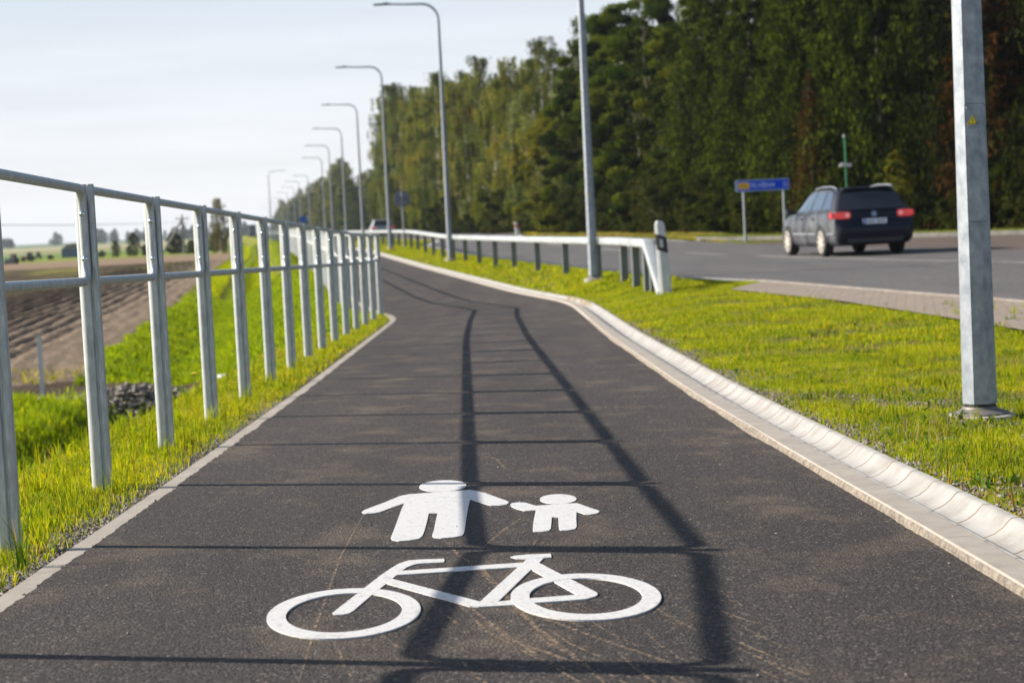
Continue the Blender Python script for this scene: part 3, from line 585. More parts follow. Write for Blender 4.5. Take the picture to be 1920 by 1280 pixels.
# delineator post in front of the barrier end
dl = empty('delineator_post', (2.27, 27.55, 0), R(6), 'white plastic delineator post with slanted black band at the barrier end', 'delineator post')
dp = [(-.085, -.02), (-.045, -.045), (.05, -.045), (.085, -.02), (.085, .012), (-.085, .012)]
def delin(parent, bandm, h=1.05):
    def taper(x, y, z_): s = .86 if z_ < .5 else .78; return (x*s*(1.35 if z_ < .5 else .95)-.0*z_-.03*(z_ > .5), y, z_)
    mb = MB(); mb.prism(dp, -.2, .80, f=lambda x, y, z_: (x*(1.08 if z_ < 0 else .92)-.06*max(z_, 0), y*(1 if z_ < 0 else .9), z_)); mb.build('post_body', WHITE, parent, smooth=20)
    tp = MB(); n = len(dp); rws = []
    for z_, s, yy_ in ((.798, .92, .9), (.98, .84, .85), (1.02, .76, .8), (1.045, .5, .55)):
        rws.append([(x*s-.06*z_, y*yy_, z_-(.012 if x > 0 else 0)*(z_ > .9)) for x, y in dp])
    for r_ in range(3):
        b0 = len(tp.v); tp.v += rws[r_]+rws[r_+1]
        for k in range(n): tp.f.append((b0+k, b0+(k+1) % n, b0+n+(k+1) % n, b0+n+k)); tp.m.append(0)
    tp.add(rws[3], [tuple(range(n))]); tp.build('cap', WHITE, parent, smooth=20)
    bd = MB(); sl = lambda x: -.35*x
    vs = []
    for zz in (.60, .83):
        for x, y in dp: s = 1.02-.10*zz; vs.append((x*s*1.02-.06*zz, y*1.06*(.97), zz+sl(x)))
    bd.add(vs, [(k, (k+1) % n, n+(k+1) % n, n+k) for k in range(n)]); bo = bd.build('black_band', bandm, parent, smooth=20)
    rf = MB(); rf.add([(-.075, -.0475, .665), (-.025, -.0475, .655), (-.030, -.0475, .775), (-.080, -.0475, .785)], [(0, 1, 2, 3)]); rf.build('reflector', mat('reflector_grey', (.5, .5, .5), .3), bo, smooth=0)
delin(dl, BLACK)
d2 = empty('delineator_post', (.72, 120, .18), 0, 'small far white marker post with red band across the road by the trees', 'delineator post'); delin(d2, mat('red_band', (.35, .03, .02), .5)); d2.scale = (1.7, 1.7, .8)

# ------------------------------------------------------------------ signs
SIGNBACK = mat('sign_back_grey', (.15, .165, .20), .6, .1, (.12, .13, .16), 5)
rs = empty('round_sign', (-4.55, 84.5, .18), 0, 'grey back of a round traffic sign on a post behind the barrier', 'traffic sign')
mb = MB(); mb.tube([(0, 0, -.2), (0, 0, 2.45)], .034, 12); mb.build('post', GALV2, rs)
mb = MB(); mb.lathe([(.36, .02), (.365, .03), (.365, .035), (.36, .04)], (0, 0, 2.14), 40, axis='Y'); mb.lathe([(.345, .018), (.345, .021)], (0, 0, 2.14), 40, axis='Y'); sp = mb.build('sign_plate', SIGNBACK, rs, smooth=30)
for dz in (-.16, .16):
    mb = MB(); mb.box((0, .01, 2.14+dz), (.42, .03, .035)); mb.build('bracket', GALV2, sp, smooth=0)
bs = empty('round_sign', (-19.6, 185, .1), 0, 'small round blue sign standing just above the far railing', 'traffic sign')
mb = MB(); mb.tube([(0, 0, -.2), (0, 0, 2.3)], .035, 8); mb.build('post', GALV2, bs)
mb = MB(); mb.lathe([(.36, -.02), (.36, .02)], (0, -.05, 2.1), 32, axis='Y'); mb.build('sign_plate', mat('sign_blue', (.005, .10, .45), .5), bs, smooth=30)
ws = empty('direction_sign', (8.8, 65.2, 0), R(-4), 'long blue direction sign with a yellow road number on two posts', 'road sign')
BLUE = mat('sign_panel_blue', (.0, .07, .65), .6, spec=.1)
for x in (-.64, .72):
    mb = MB(); mb.tube([(x, .06, -.3), (x, .06, 2.05)], .045, 12); mb.build('post', GALV2, ws)
def rrect(cx, cz, w_, h_, rc):
    P = []
    for ax, az_, a0 in ((cx+w_/2-rc, cz+h_/2-rc, 0), (cx-w_/2+rc, cz+h_/2-rc, 90), (cx-w_/2+rc, cz-h_/2+rc, 180), (cx+w_/2-rc, cz-h_/2+rc, 270)):
        for k in range(5): a = R(a0+22.5*k); P.append((ax+rc*math.cos(a), az_+rc*math.sin(a)))
    return P
XZ = lambda x, y, z_: (x, -z_, y)
SW, SH, SZ = 1.80, .36, 1.92
mb = MB(); mb.prism(rrect(0, SZ, SW+.03, SH+.03, .05), -.03, .0, f=XZ); pn = mb.build('sign_panel', mat('sign_rim', (.38, .45, .58), .45), ws, smooth=20)
mb = MB(); mb.prism(rrect(.02, SZ, SW-.06, SH-.03, .04), .0, .004, f=XZ); mb.build('blue_face', BLUE, pn, smooth=20)
mb = MB(); mb.prism(rrect(-.63, SZ, .38, .22, .03), .004, .008, f=XZ); yb = mb.build('yellow_number_box', mat('sign_yellow', (.85, .48, .0), .5), pn, smooth=20)
mb = MB()
for k in range(3):
    for dz in ((-.045, .045, 0) if k != 1 else (-.045, .045)): mb.box((-.72+.09*k, -.0095, SZ+dz), (.05, .002, .018))
    mb.box((-.742+.09*k, -.0095, SZ), (.014, .002, .10))
mb.build('worn_digits', mat('sign_black', (.05, .04, .02), .6), yb, smooth=0)
def text(body, size, name, m_, parent, loc, rot, sx_=1):
    cu = bpy.data.curves.new(name, 'FONT'); cu.body = body; cu.size = size; cu.extrude = .001; cu.align_x = 'LEFT'; cu.align_y = 'CENTER'
    ob = bpy.data.objects.new(name, cu); col.objects.link(ob); dg = bpy.context.evaluated_depsgraph_get(); me = bpy.data.meshes.new_from_object(ob.evaluated_get(dg)); bpy.data.objects.remove(ob)
    me.materials.clear(); me.materials.append(m_); o = bpy.data.objects.new(name, me); col.objects.link(o); o.parent = parent; o.location = loc; o.rotation_euler = rot; o.scale = (sx_, 1, 1); return o
TXT = mat('sign_text_white', (.62, .70, .80), .5)
text('PILVIŠKIAI', .22, 'place_name', TXT, pn, (-.40, -.0065, SZ-.01), (R(90), 0, 0), .86)
text('21', .22, 'distance_number', TXT, pn, (.70, -.0065, SZ-.01), (R(90), 0, 0), .8)
# green mast with pale box behind the car
gm = empty('green_mast', (11.5, 64.2, 0), 0, 'thin green mast with a small white crossbar in front of the dark spruces', 'mast')
GREEN = mat('mast_green', (.03, .22, .10), .5, c2=(.02, .12, .05), nscale=2)
mb = MB(); mb.tube([(0, 0, -.2), (0, 0, 3.2), (-.02, 0, 3.36)], [.036, .032, .03], 10); mb.build('mast_tube', GREEN, gm)
mb = MB(); mb.tube([(-.02, 0, 3.36), (-.02, 0, 3.46)], .042, 10); mb.build('tip', GALVW, gm)
mb = MB(); mb.box((-.02, -.06, 2.44), (.40, .08, .09)); mb.box((-.10, -.06, 2.45), (.1, .1, .13)); mb.box((.10, -.06, 2.43), (.14, .1, .12)); mb.build('crossbar', mat('crossbar_white', (.62, .60, .54), .5), gm, smooth=0)

# ------------------------------------------------------------------ cars
def car(paint_c, side_tint, label, loc, rz, black_handles=True):
    e = empty('parked_car' if False else 'estate_car', loc, rz, label, 'car', 'cars driving away on the road')
    PM = mat('car_paint', paint_c, .3, .2, side_tint, 1.6, 5, (.35, .68), coat=.15, rough2=.5, spec=.2)  # second colour: dust plus sky reflection painted into the side panels
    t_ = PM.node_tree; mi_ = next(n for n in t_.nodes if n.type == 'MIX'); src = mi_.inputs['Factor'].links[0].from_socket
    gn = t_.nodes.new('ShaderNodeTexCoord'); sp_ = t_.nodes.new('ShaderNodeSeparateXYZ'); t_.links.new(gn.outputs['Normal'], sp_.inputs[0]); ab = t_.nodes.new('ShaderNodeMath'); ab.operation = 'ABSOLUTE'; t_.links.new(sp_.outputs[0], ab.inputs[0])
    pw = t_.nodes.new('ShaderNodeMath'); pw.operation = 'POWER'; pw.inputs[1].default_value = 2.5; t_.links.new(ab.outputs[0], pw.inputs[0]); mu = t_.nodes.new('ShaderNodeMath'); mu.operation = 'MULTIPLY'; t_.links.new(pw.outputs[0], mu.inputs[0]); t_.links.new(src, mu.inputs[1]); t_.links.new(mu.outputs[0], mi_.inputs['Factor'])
    GL = mat('car_glass', (.012, .014, .018), .06, 0, spec=.9); CHR = mat('car_trim', (.42, .43, .46), .35, .6); TY = mat('tyre_rubber', (.015, .015, .015), .85)
    GLS = mat('side_glass', (.10, .13, .17), .12, .55)  # paler bluish base colour paints in the sky reflected by the side windows
    RED = mat('tail_lamp_red', (.42, .008, .010), .18, coat=1, emis=(1, .02, .02, .16)); LENS = mat('lamp_lens', (.75, .30, .30), .15, coat=1, emis=(1, .35, .35, .12))
    st = [(-1.04, .40, .66, .60), (-1.02, .33, .78, .67), (-.97, .28, .86, .72), (-.945, .27, .885, .84), (-.93, .26, .895, .95), (-.86, .25, .905, .985), (-.5, .22, .912, 1.0), (0, .21, .914, 1.0), (.9, .20, .914, .985), (1.8, .20, .912, .965), (2.35, .20, .905, .94), (2.65, .21, .90, .925), (3.1, .23, .885, .855), (3.45, .28, .83, .77), (3.62, .33, .72, .68), (3.69, .40, .55, .60)]
    mb = MB(); rows = []
    for y, bt, w_, tz in st:
        half = [(0, bt), (w_*.86, bt), (w_*.97, bt+.10), (w_*1.0, bt+(tz-bt)*.42), (w_*1.0, bt+(tz-bt)*.62), (w_*.975, bt+(tz-bt)*.86), (w_*.93, tz), (w_*.5, tz+.022), (0, tz+.03)]
        rows.append([(-x, y, z_) for x, z_ in half][::-1][:-1]+[(x, y, z_) for x, z_ in half])
    # close ring
    n = len(rows[0]); mb.v = [p for r_ in rows for p in r_]
    for i in range(len(rows)-1):
        for k in range(n): mb.f.append((i*n+k, i*n+(k+1) % n, (i+1)*n+(k+1) % n, (i+1)*n+k)); mb.m.append(0)
    mb.f += [tuple(range(n)), tuple(range((len(rows)-1)*n, len(rows)*n))]; mb.m += [0, 0]
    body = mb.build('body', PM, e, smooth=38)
    belt = [(0, -.955, .965), (.60, -.94, .965), (.80, -.89, .975), (.875, -.70, .985), (.885, 0, .985), (.88, .9, .97), (.875, 1.7, .955), (.84, 2.25, .93), (.74, 2.52, .925), (0, 2.68, .93)]
    roof = [(0, -.54, 1.475), (.48, -.53, 1.46), (.60, -.48, 1.44), (.655, -.32, 1.442), (.68, 0, 1.462), (.68, .7, 1.468), (.665, 1.2, 1.448), (.64, 1.5, 1.42), (.56, 1.62, 1.405), (0, 1.72, 1.415)]
    def full(h): return [(x, y, z_) for x, y, z_ in h]+[(-x, y, z_) for x, y, z_ in h[::-1] if x > 0]
    B, T = full(belt), full(roof); I = [(x*.72, y*.9+.04, z_+.028) for x, y, z_ in T]; n = len(B)
    mb = MB(); mb.v = list(B)+list(T)+list(I)
    for l_ in (0, 1):
        for k in range(n): mb.f.append((l_*n+k, l_*n+(k+1) % n, (l_+1)*n+(k+1) % n, (l_+1)*n+k)); mb.m.append(0)
    mb.f.append(tuple(range(2*n, 3*n))); mb.m.append(0)
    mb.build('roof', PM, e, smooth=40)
    def patch(ids, t0, t1, a0, a1, off, name, m_, sgn=1, ns=6):
        """glass on the shell between loop stations ids, heights t0..t1, trimmed ends"""
        Bp = [Vector((belt[i][0]*sgn, belt[i][1], belt[i][2])) for i in ids]; Tp = [Vector((roof[i][0]*sgn, roof[i][1], roof[i][2])) for i in ids]
        if ids[0] == 0 or ids[-1] == len(belt)-1 and sgn == 1 and name in ('rear_window', 'windscreen'):
            pass
        def samp(L_, u): f = u*(len(L_)-1); i = min(int(f), len(L_)-2); return L_[i].lerp(L_[i+1], f-i)
        us = [a0+(a1-a0)*k/ns for k in range(ns+1)]; g_ = []
        for u in us:
            p, q_ = samp(Bp, u), samp(Tp, u); g_.append([p.lerp(q_, t0), p.lerp(q_, (t0+t1)/2), p.lerp(q_, t1)])
        c = Vector((0, .7, 1.1)); out = []
        for row in g_:
            out.append([v + (Vector((v.x, (v.y-c.y)*(.0 if abs(v.x) > .6 and name == 'side_window' else 1), .3)).normalized())*off for v in row])
        m2 = MB(); m2.grid(out); return m2.build(name, m_, e, smooth=40)
    for sg in (1, -1):
        patch([3, 4], .10, .90, .04, .97, .012, 'side_window', GLS, sg); patch([4, 5], .10, .90, .06, .97, .012, 'side_window', GLS, sg); patch([5, 6, 7], .10, .88, .03, .90, .012, 'side_window', GLS, sg)
    def full_patch(bi, ti, t0, t1, s_, off, name):
        m2 = MB(); g_ = []
        for u in np.linspace(-1, 1, 9):
            p = Vector((bi[0]*u*s_, bi[1]+(bi[3]-bi[1])*u*u, bi[2])); q_ = Vector((ti[0]*u*s_, ti[1]+(ti[3]-ti[1])*u*u, ti[2])); g_.append([p.lerp(q_, t0)+off, p.lerp(q_, .5*(t0+t1))+off, p.lerp(q_, t1)+off])
        m2.grid(g_); return m2.build(name, GL, e, smooth=40)
    full_patch((.80, -.958, .965, -.90), (.60, -.545, 1.475, -.49), .06, .90, .97, Vector((0, -.014, .010)), 'rear_window')
    full_patch((.74, 2.68, .93, 2.52), (.56, 1.72, 1.41, 1.62), .06, .93, .96, Vector((0, .02, .02)), 'windscreen')
    # spoiler lip
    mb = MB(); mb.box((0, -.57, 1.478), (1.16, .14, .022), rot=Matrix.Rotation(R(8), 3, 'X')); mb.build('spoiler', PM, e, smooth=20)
    for sg in (1, -1):
        mb = MB(); mb.tube([(sg*.64, -.42, 1.45), (sg*.64, -.30, 1.505), (sg*.64, 0, 1.53), (sg*.64, .7, 1.535), (sg*.63, 1.15, 1.50), (sg*.62, 1.28, 1.455)], .016, 8); mb.build('roof_rail', CHR, e)
        mb = MB(); mb.prism(rrect(sg*.70, .895, .35, .15, .055), .93, .968, f=lambda x, y, z_: (x, -z_+.07*max(0, abs(x)-.62), y)); mb.prism([(-.90, .83), (-.68, .83), (-.68, .965), (-.88, .965)], .895, .921, f=lambda x, y, z_: (sg*z_, x, y))
        tl = mb.build('tail_light', RED, e, smooth=30)
        for cx in (.60, .775):
            mb = MB(); mb.lathe([(.052, -.974+.03*(cx > .6)), (.052, -.978+.03*(cx > .6)), (.03, -.982+.03*(cx > .6))], (sg*cx, -.0, .895), 20, axis='Y'); mb.build('lamp_lens', LENS, tl)
        mb = MB(); mb.prism([(1.92, .96), (2.08, .95), (2.10, 1.06), (1.94, 1.08)], .97, 1.12, f=lambda x, y, z_: (sg*z_, x, y)); mb.box((sg*.93, 2.02, .985), (.10, .05, .04)); mb.build('wing_mirror', BLACK, e, smooth=20)
        for y0_, y1_ in ((.42, 1.02), (1.12, 2.26), (-.92, -.42)):
            mb = MB(); mb.box((sg*.917, (y0_+y1_)/2, .50), (.012, y1_-y0_, .03)); mb.build('side_trim', CHR, e, smooth=0)
        for y0_ in (.62, 1.55):
            mb = MB(); mb.box((sg*.905, y0_, .84), (.04, .19, .028)); mb.build('door_handle', BLACK if black_handles else PM, e, smooth=0)
    mb = MB(); mb.box((0, -1.022, .64), (1.15, .012, .022)); mb.build('bumper_trim', CHR, e, smooth=0)
    mb = MB(); mb.box((0, -.985, .36), (1.25, .10, .14)); mb.build('lower_bumper', BLACK, e, smooth=0)
    mb = MB(); mb.box((0, -.992, .745), (.52, .10, .112)); pl = mb.build('number_plate', mat('plate_white', (.75, .77, .80), .45), e, smooth=0)
    mb = MB(); mb.box((-.238, -1.0435, .745), (.044, .003, .11)); mb.build('blue_strip', mat('plate_blue', (.01, .10, .45), .5), pl, smooth=0)
    mb = MB()
    for k in range(6): mb.box((-.175+.066*k+(.03 if k > 2 else 0), -1.0435, .745), (.034, .003, .07)); 
    mb.build('plate_characters', mat('plate_grey', (.16, .17, .19), .6), pl, smooth=0)
    mb = MB(); mb.lathe([(.062, -.972), (.062, -.982), (.055, -.985)], (0, 0, .90), 28, axis='Y'); em = mb.build('badge', mat('badge_blue', (.16, .24, .38), .3, .3), e, smooth=30)
    mb = MB()
    def bar2(a, b_, w_=.009):
        a, b_ = Vector(a), Vector(b_); d_ = (b_-a).normalized(); n_ = Vector((-d_.y, d_.x))*w_/2
        mb.prism([tuple(a+n_), tuple(a-n_), tuple(b_-n_), tuple(b_+n_)], .985, .989, f=lambda x, y, z_: (x, -z_, y))
    for sg in (1, -1):
        bar2((sg*.022, .95), (0, .912)); bar2((sg*.044, .932), (sg*.022, .862)); bar2((sg*.022, .862), (0, .902))
    mb.build('badge_letters', CHR, em, smooth=0)
    for sg in (1, -1):
        for y0_ in (0, 2.71):
            wl = MB(); wl.lathe([(.20, sg*.70), (.30, sg*.71), (.322, sg*.74), (.322, sg*.885), (.31, sg*.912), (.245, sg*.925)], (0, y0_, .322), 32, axis='X'); wo = wl.build('wheel', TY, e, smooth=40)
            rm = MB(); rm.lathe([(.24, sg*.905), (.243, sg*.929), (.225, sg*.931), (.215, sg*.915), (.06, sg*.912), (.055, sg*.93), (.02, sg*.932)], (0, y0_, .322), 32, axis='X')
            for k in range(9):
                a = 2*math.pi*k/9; c_ = Vector((sg*.924, y0_+math.cos(a)*.135, .322+math.sin(a)*.135)); rm.box(c_, (.016, .17, .045), rot=Matrix.Rotation(a, 3, 'X'))
            rm.build('rim', mat('rim_silver', (.62, .57, .49), .4, .3), wo, smooth=35)
            ar = MB(); n_ = 24; vs = []
            for k in range(n_+1):
                a = R(-12)+R(204)*k/n_; vs += [(sg*.9165, y0_+math.cos(a)*.325, .322+math.sin(a)*.325), (sg*.9165, y0_+math.cos(a)*.375, .322+math.sin(a)*.375)]
            ar.add(vs, [(2*k, 2*k+1, 2*k+3, 2*k+2) for k in range(n_)]); ar.build('wheel_arch', BLACK, e, smooth=0)
    return e
car((.006, .008, .018), (.16, .165, .17), 'dark blue estate car driving away, red tail lights and left side pale with dust and painted sky sheen', (7.87, 42.4, .004), R(7.3))
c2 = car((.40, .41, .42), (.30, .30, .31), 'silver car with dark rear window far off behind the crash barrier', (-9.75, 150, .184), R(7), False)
# far lorry
lr = empty('lorry', (-82.5, 620, 0), R(8), 'tiny dark lorry far off at the vanishing point of the road', 'lorry')
DK = mat('lorry_dark', (.05, .07, .09), .6)
mb = MB(); mb.box((0, 3, 2.3), (2.6, 7, 2.9)); mb.build('cargo_box', DK, lr, smooth=0)
mb = MB(); mb.prism([(-1.2, -.3), (1.2, -.3), (1.2, -2.2), (1.0, -2.4), (-1.0, -2.4), (-1.2, -2.2)], .6, 3.0); mb.build('cab', DK, lr, smooth=0)
for y in (-1.5, 4.2, 5.4):
    mb = MB(); mb.lathe([(.5, -1.25), (.5, 1.25)], (0, y, .5), 16, axis='X'); mb.build('wheel', BLACK, lr)

# ------------------------------------------------------------------ distant left: shed, machines, poles
FZ = -.92
def far_prop(name, loc, rz, label, cat): return empty(name, loc, rz, label, cat)
sh = far_prop('long_shed', (-57.2, 255, FZ), R(4), 'long low blue grey shed beyond the ploughed field, left of the railing post', 'shed')
mb = MB(); mb.box((0, 0, .62), (4.2, 3, 1.25)); mb.build('wall', mat('shed_blue_grey', (.10, .15, .23), .7, c2=(.08, .12, .18), nscale=1.2), sh, smooth=0)
mb = MB(); mb.prism([(-1.9, 1.252), (2.1, 1.252), (2.1, 1.75), (-.6, 1.85), (-1.7, 1.55)], -1.2, 1.2, f=lambda x, y, z_: (x, z_, y)); mb.build('stacked_bales', mat('straw_bales', (.45, .38, .28), .9, c2=(.25, .2, .14), nscale=2), sh, smooth=0)
mb = MB()
for x in (-1.3, -.85, -.4): mb.box((x, -1.23, 1.58), (.26, .06, .3))
mb.build('dark_opening', DGREY, sh, smooth=0)
def tractor(loc, rz, c, label, s=1):
    e = far_prop('tractor', loc, rz, label, 'tractor'); m_ = mat('machine_paint', c, .6)
    mb = MB(); mb.box((0, .9, .95), (.8, 1.5, .6)); mb.box((0, -.2, .9), (.9, .9, .5)); mb.build('bonnet', m_, e, smooth=0)
    mb = MB(); mb.prism([(-.55, 1.1), (.55, 1.1), (.5, 2.2), (-.5, 2.2)], -.8, .2, f=lambda x, y, z_: (x, z_, y)); mb.build('cab', DGREY, e, smooth=0)
    for sx_ in (-1, 1):
        mb = MB(); mb.lathe([(.7, sx_*.5), (.7, sx_*.85)], (0, -.5, .7), 20, axis='X'); mb.build('rear_wheel', BLACK, e); mb = MB(); mb.lathe([(.4, sx_*.45), (.4, sx_*.7)], (0, 1.4, .4), 16, axis='X'); mb.build('front_wheel', BLACK, e)
    e.scale = (s, s, s)
tractor((-53.2, 205, FZ), R(70), (.03, .08, .10), 'dark teal tractor at the far left edge beyond the field', 0.5)
tractor((-57.2, 228, FZ), R(80), (.22, .05, .06), 'reddish tractor behind the teal one beyond the field', .5)
tractor((-59.5, 242, FZ+.1), R(20), (.06, .05, .05), 'small dark brown tractor standing apart between the red one and shed', .42)
bl = far_prop('blue_van', (-53.9, 200, FZ), R(85), 'pale blue van half hidden at the left edge beyond the field', 'van'); bl.scale = (.4, .4, .4)
mb = MB(); mb.prism([(-2, .3), (2, .3), (2, .9), (1.5, 1.1), (1.1, 1.75), (-2, 1.8)], -.85, .85, f=lambda x, y, z_: (z_, x, y)); mb.build('body', mat('van_paint', (.45, .52, .6), .5), bl, smooth=0)
for y in (-1.3, 1.3):
    mb = MB(); mb.lathe([(.33, -.87), (.33, .87)], (0, y, .33), 16, axis='X'); mb.build('wheel', BLACK, bl)
WOODP = mat('weathered_pole', (.22, .21, .20), .9)
def upole(loc, label, h=8, strut=True, s=1):
    e = far_prop('utility_pole', loc, 0, label, 'utility pole'); 
    mb = MB(); mb.tube([(0, 0, -.5), (0, 0, h)], [.16, .11], 8); mb.build('pole', WOODP, e)
    if strut:
        mb = MB(); mb.tube([(-3.0, 0, -.5), (-.05, 0, h*.86)], [.15, .12], 8); mb.build('strut', WOODP, e)
    mb = MB(); mb.box((0, 0, h-.5), (1.5, .12, .12)); mb.box((0, 0, h-1.1), (1.1, .12, .1)); ca = mb.build('crossarm', WOODP, e, smooth=0)
    for x in (-.65, 0, .65):
        mb = MB(); mb.lathe([(.05, h-.44), (.07, h-.34), (.03, h-.2)], (x, 0, 0), 8); mb.build('insulator', WHITE, ca)
    return e
upole((-37.6, 222, FZ), 'weathered utility pole with a slanted strut left of the tall birch', 4.6)
upole((-280, 900, FZ), 'faint tiny utility pole on the horizon at far left', 9, False)
WIRE = mat('wire_grey', (.3, .3, .3), .6)
mb = MB()
for dx, z1 in ((-.65, 3.75), (0, 3.75), (.65, 3.75)):
    P = []
    for k in range(25):
        u = k/24; P.append((-37.6+dx*1+(-58-(-37.6))*u*1.0, 222-.0*u+(-82)*u, FZ+z1*(1)+1.6*u-2.2*u*(1-u)))
    mb.tube(P, .012, 5)
o = mb.build('power_lines', WIRE); tag(o, 'thin grey power wires running left from the strutted pole', 'power line')
# ditch things
cv = empty('culvert_pipe', (-3.28, 26.6, -.80), R(10), 'dark grey drain pipe end sticking out of the ditch bank', 'drain pipe')
mb = MB(); mb.lathe([(.15, -.35), (.17, -.35), (.17, .5), (.15, .5)], (0, 0, 0), 24, axis='X'); mb.build('pipe', mat('pipe_dark', (.04, .045, .055), .5), cv)
mb = MB(); mb.lathe([(.14, .42), (.14, .45)], (0, 0, 0), 24, axis='X'); mb.build('pipe_mouth', BLACK, cv)
hw = empty('concrete_slab', (-3.75, 25.6, -.80), R(25), 'pale broken concrete slab lying in the ditch beside the drain pipe', 'concrete slab')
mb = MB(); mb.prism([(-.22, -.15), (.15, -.2), (.26, .05), (.1, .2), (-.2, .16)], -.1, .08); mb.build('slab', mat('slab_pale', (.5, .52, .54), .8), hw, smooth=0)
rd = empty('orange_board', (-3.75, 29.6, -.78), R(20), 'orange red board lying tilted on the green ditch bank', 'board')
mb = MB(); mb.box((0, 0, .05), (.34, .2, .06), rot=Matrix.Rotation(R(-20), 3, 'Y')); mb.build('board_plate', mat('board_orange', (.35, .09, .04), .8), rd, smooth=0)
sk = empty('marker_stake', (-6.4, 25.77, -.9), 0, 'thin white marker stake standing at the edge of the ploughed field', 'stake')
zst = float(ground(-6.4, 25.77)); mb = MB(); mb.prism([(-.028, -.012), (.028, -.012), (.028, .012), (-.028, .012)], zst+.85, .0); 
mb.prism([(-.028, -.012), (.028, -.012), (.028, .012), (-.028, .012)], -.0+.003, .03); mb.v = [(x, y, z_) for x, y, z_ in mb.v]
mb = MB(); mb.box((0, 0, .3), (.058, .03, 1.0)); mb.build('stake_shaft', WHITE, sk, smooth=0); mb = MB(); mb.prism([(-.029, .8), (.029, .8), (0, .83)], -.015, .015, f=lambda x, y, z_: (x, z_, y)); mb.build('stake_tip', WHITE, sk, smooth=0)

# stones
def rocks(name, pts, rad, m_, kind='stuff', label=None, cat=None, seed=1):
    r2 = np.random.default_rng(seed); base = np.array([(1, 0, 0), (-1, 0, 0), (0, 1, 0), (0, -1, 0), (0, 0, 1), (0, 0, -1)], float); 
    F = np.array([(0, 2, 4), (2, 1, 4), (1, 3, 4), (3, 0, 4), (2, 0, 5), (1, 2, 5), (3, 1, 5), (0, 3, 5)]); n = len(pts)
    jit = r2.uniform(.6, 1.3, (n, 6, 3)); V = base[None]*jit+r2.uniform(-.3, .3, (n, 6, 3)); V[:, :, 2] *= .65; V = V*np.asarray(rad)[:, None, None]
    a = r2.uniform(0, 6.28, n); ca, sa = np.cos(a)[:, None], np.sin(a)[:, None]; x = V[..., 0]*ca-V[..., 1]*sa; y = V[..., 0]*sa+V[..., 1]*ca; V[..., 0], V[..., 1] = x, y
    V += np.asarray(pts)[:, None, :]; loops = (F[None]+6*np.arange(n)[:, None, None]).reshape(-1)
    cc = r2.uniform(.6, 1.35, n)[:, None, None]*np.array([.20, .175, .145])[None, None]*np.ones((n, 6, 1)); o = np_mesh(name, V.reshape(-1, 3), loops, np.full(len(loops)//3, 3), m_, colors=cc.reshape(-1, 3)); tag(o, label, cat, kind=kind); return o
STONE = mat('stones', (.3, .28, .25), .9, attr=True, bump=.4, bscale=80)
n = 6500; yy = rng.uniform(4, 13, n)**1.0; dd = np.abs(rng.normal(0, .11, n))+.085; xx = xl(yy)-dd; rocks('gravel', np.stack([xx, yy, ground(xx, yy)+.001], -1), rng.uniform(.003, .011, n)*rng.uniform(.6, 1.3, n), STONE)
n = 3000; yy = rng.uniform(5, 22, n); dd = .36+np.abs(rng.normal(0, .10, n)); xx = xr(yy)+dd; rocks('gravel', np.stack([xx, yy, ground(xx, yy)+.002], -1), rng.uniform(.004, .013, n), STONE, seed=3)
n = 420; yy = rng.uniform(4.2, 16, n); xx = xl(yy)+rng.random(n)**np.where(rng.random(n) < .5, .25, 4)*(xr(yy)-xl(yy)); rocks('path_grit', np.stack([xx, yy, pathz(xx, yy)+.0025], -1), rng.uniform(.0015, .006, n), STONE, seed=8)
n = 2500; yy = rng.uniform(7, 14, n); cx = np.where(rng.random(n) < .5, 2.3, 1.9)+rng.normal(0, .25, n); xx = cx; k = (xx > xr(yy)+.5); rocks('gravel', np.stack([xx, yy, ground(xx, yy)+.003], -1)[k], rng.uniform(.004, .014, n)[k], STONE, seed=4)
n = 2300; a = rng.normal(0, .46, (n, 2)); xx = -4.85+a[:, 0]*1.1; yy = 24.5+a[:, 1]*1.5; hh = .26*np.exp(-(a[:, 0]**2+a[:, 1]**2)/.3)
o = rocks('stone_heap', np.stack([xx, yy, ground(xx, yy)+hh*rng.uniform(.2, 1, n)], -1), rng.uniform(.012, .06, n), mat('heap_stone', (.2, .19, .2), .9, attr=True), 'stuff', seed=5)

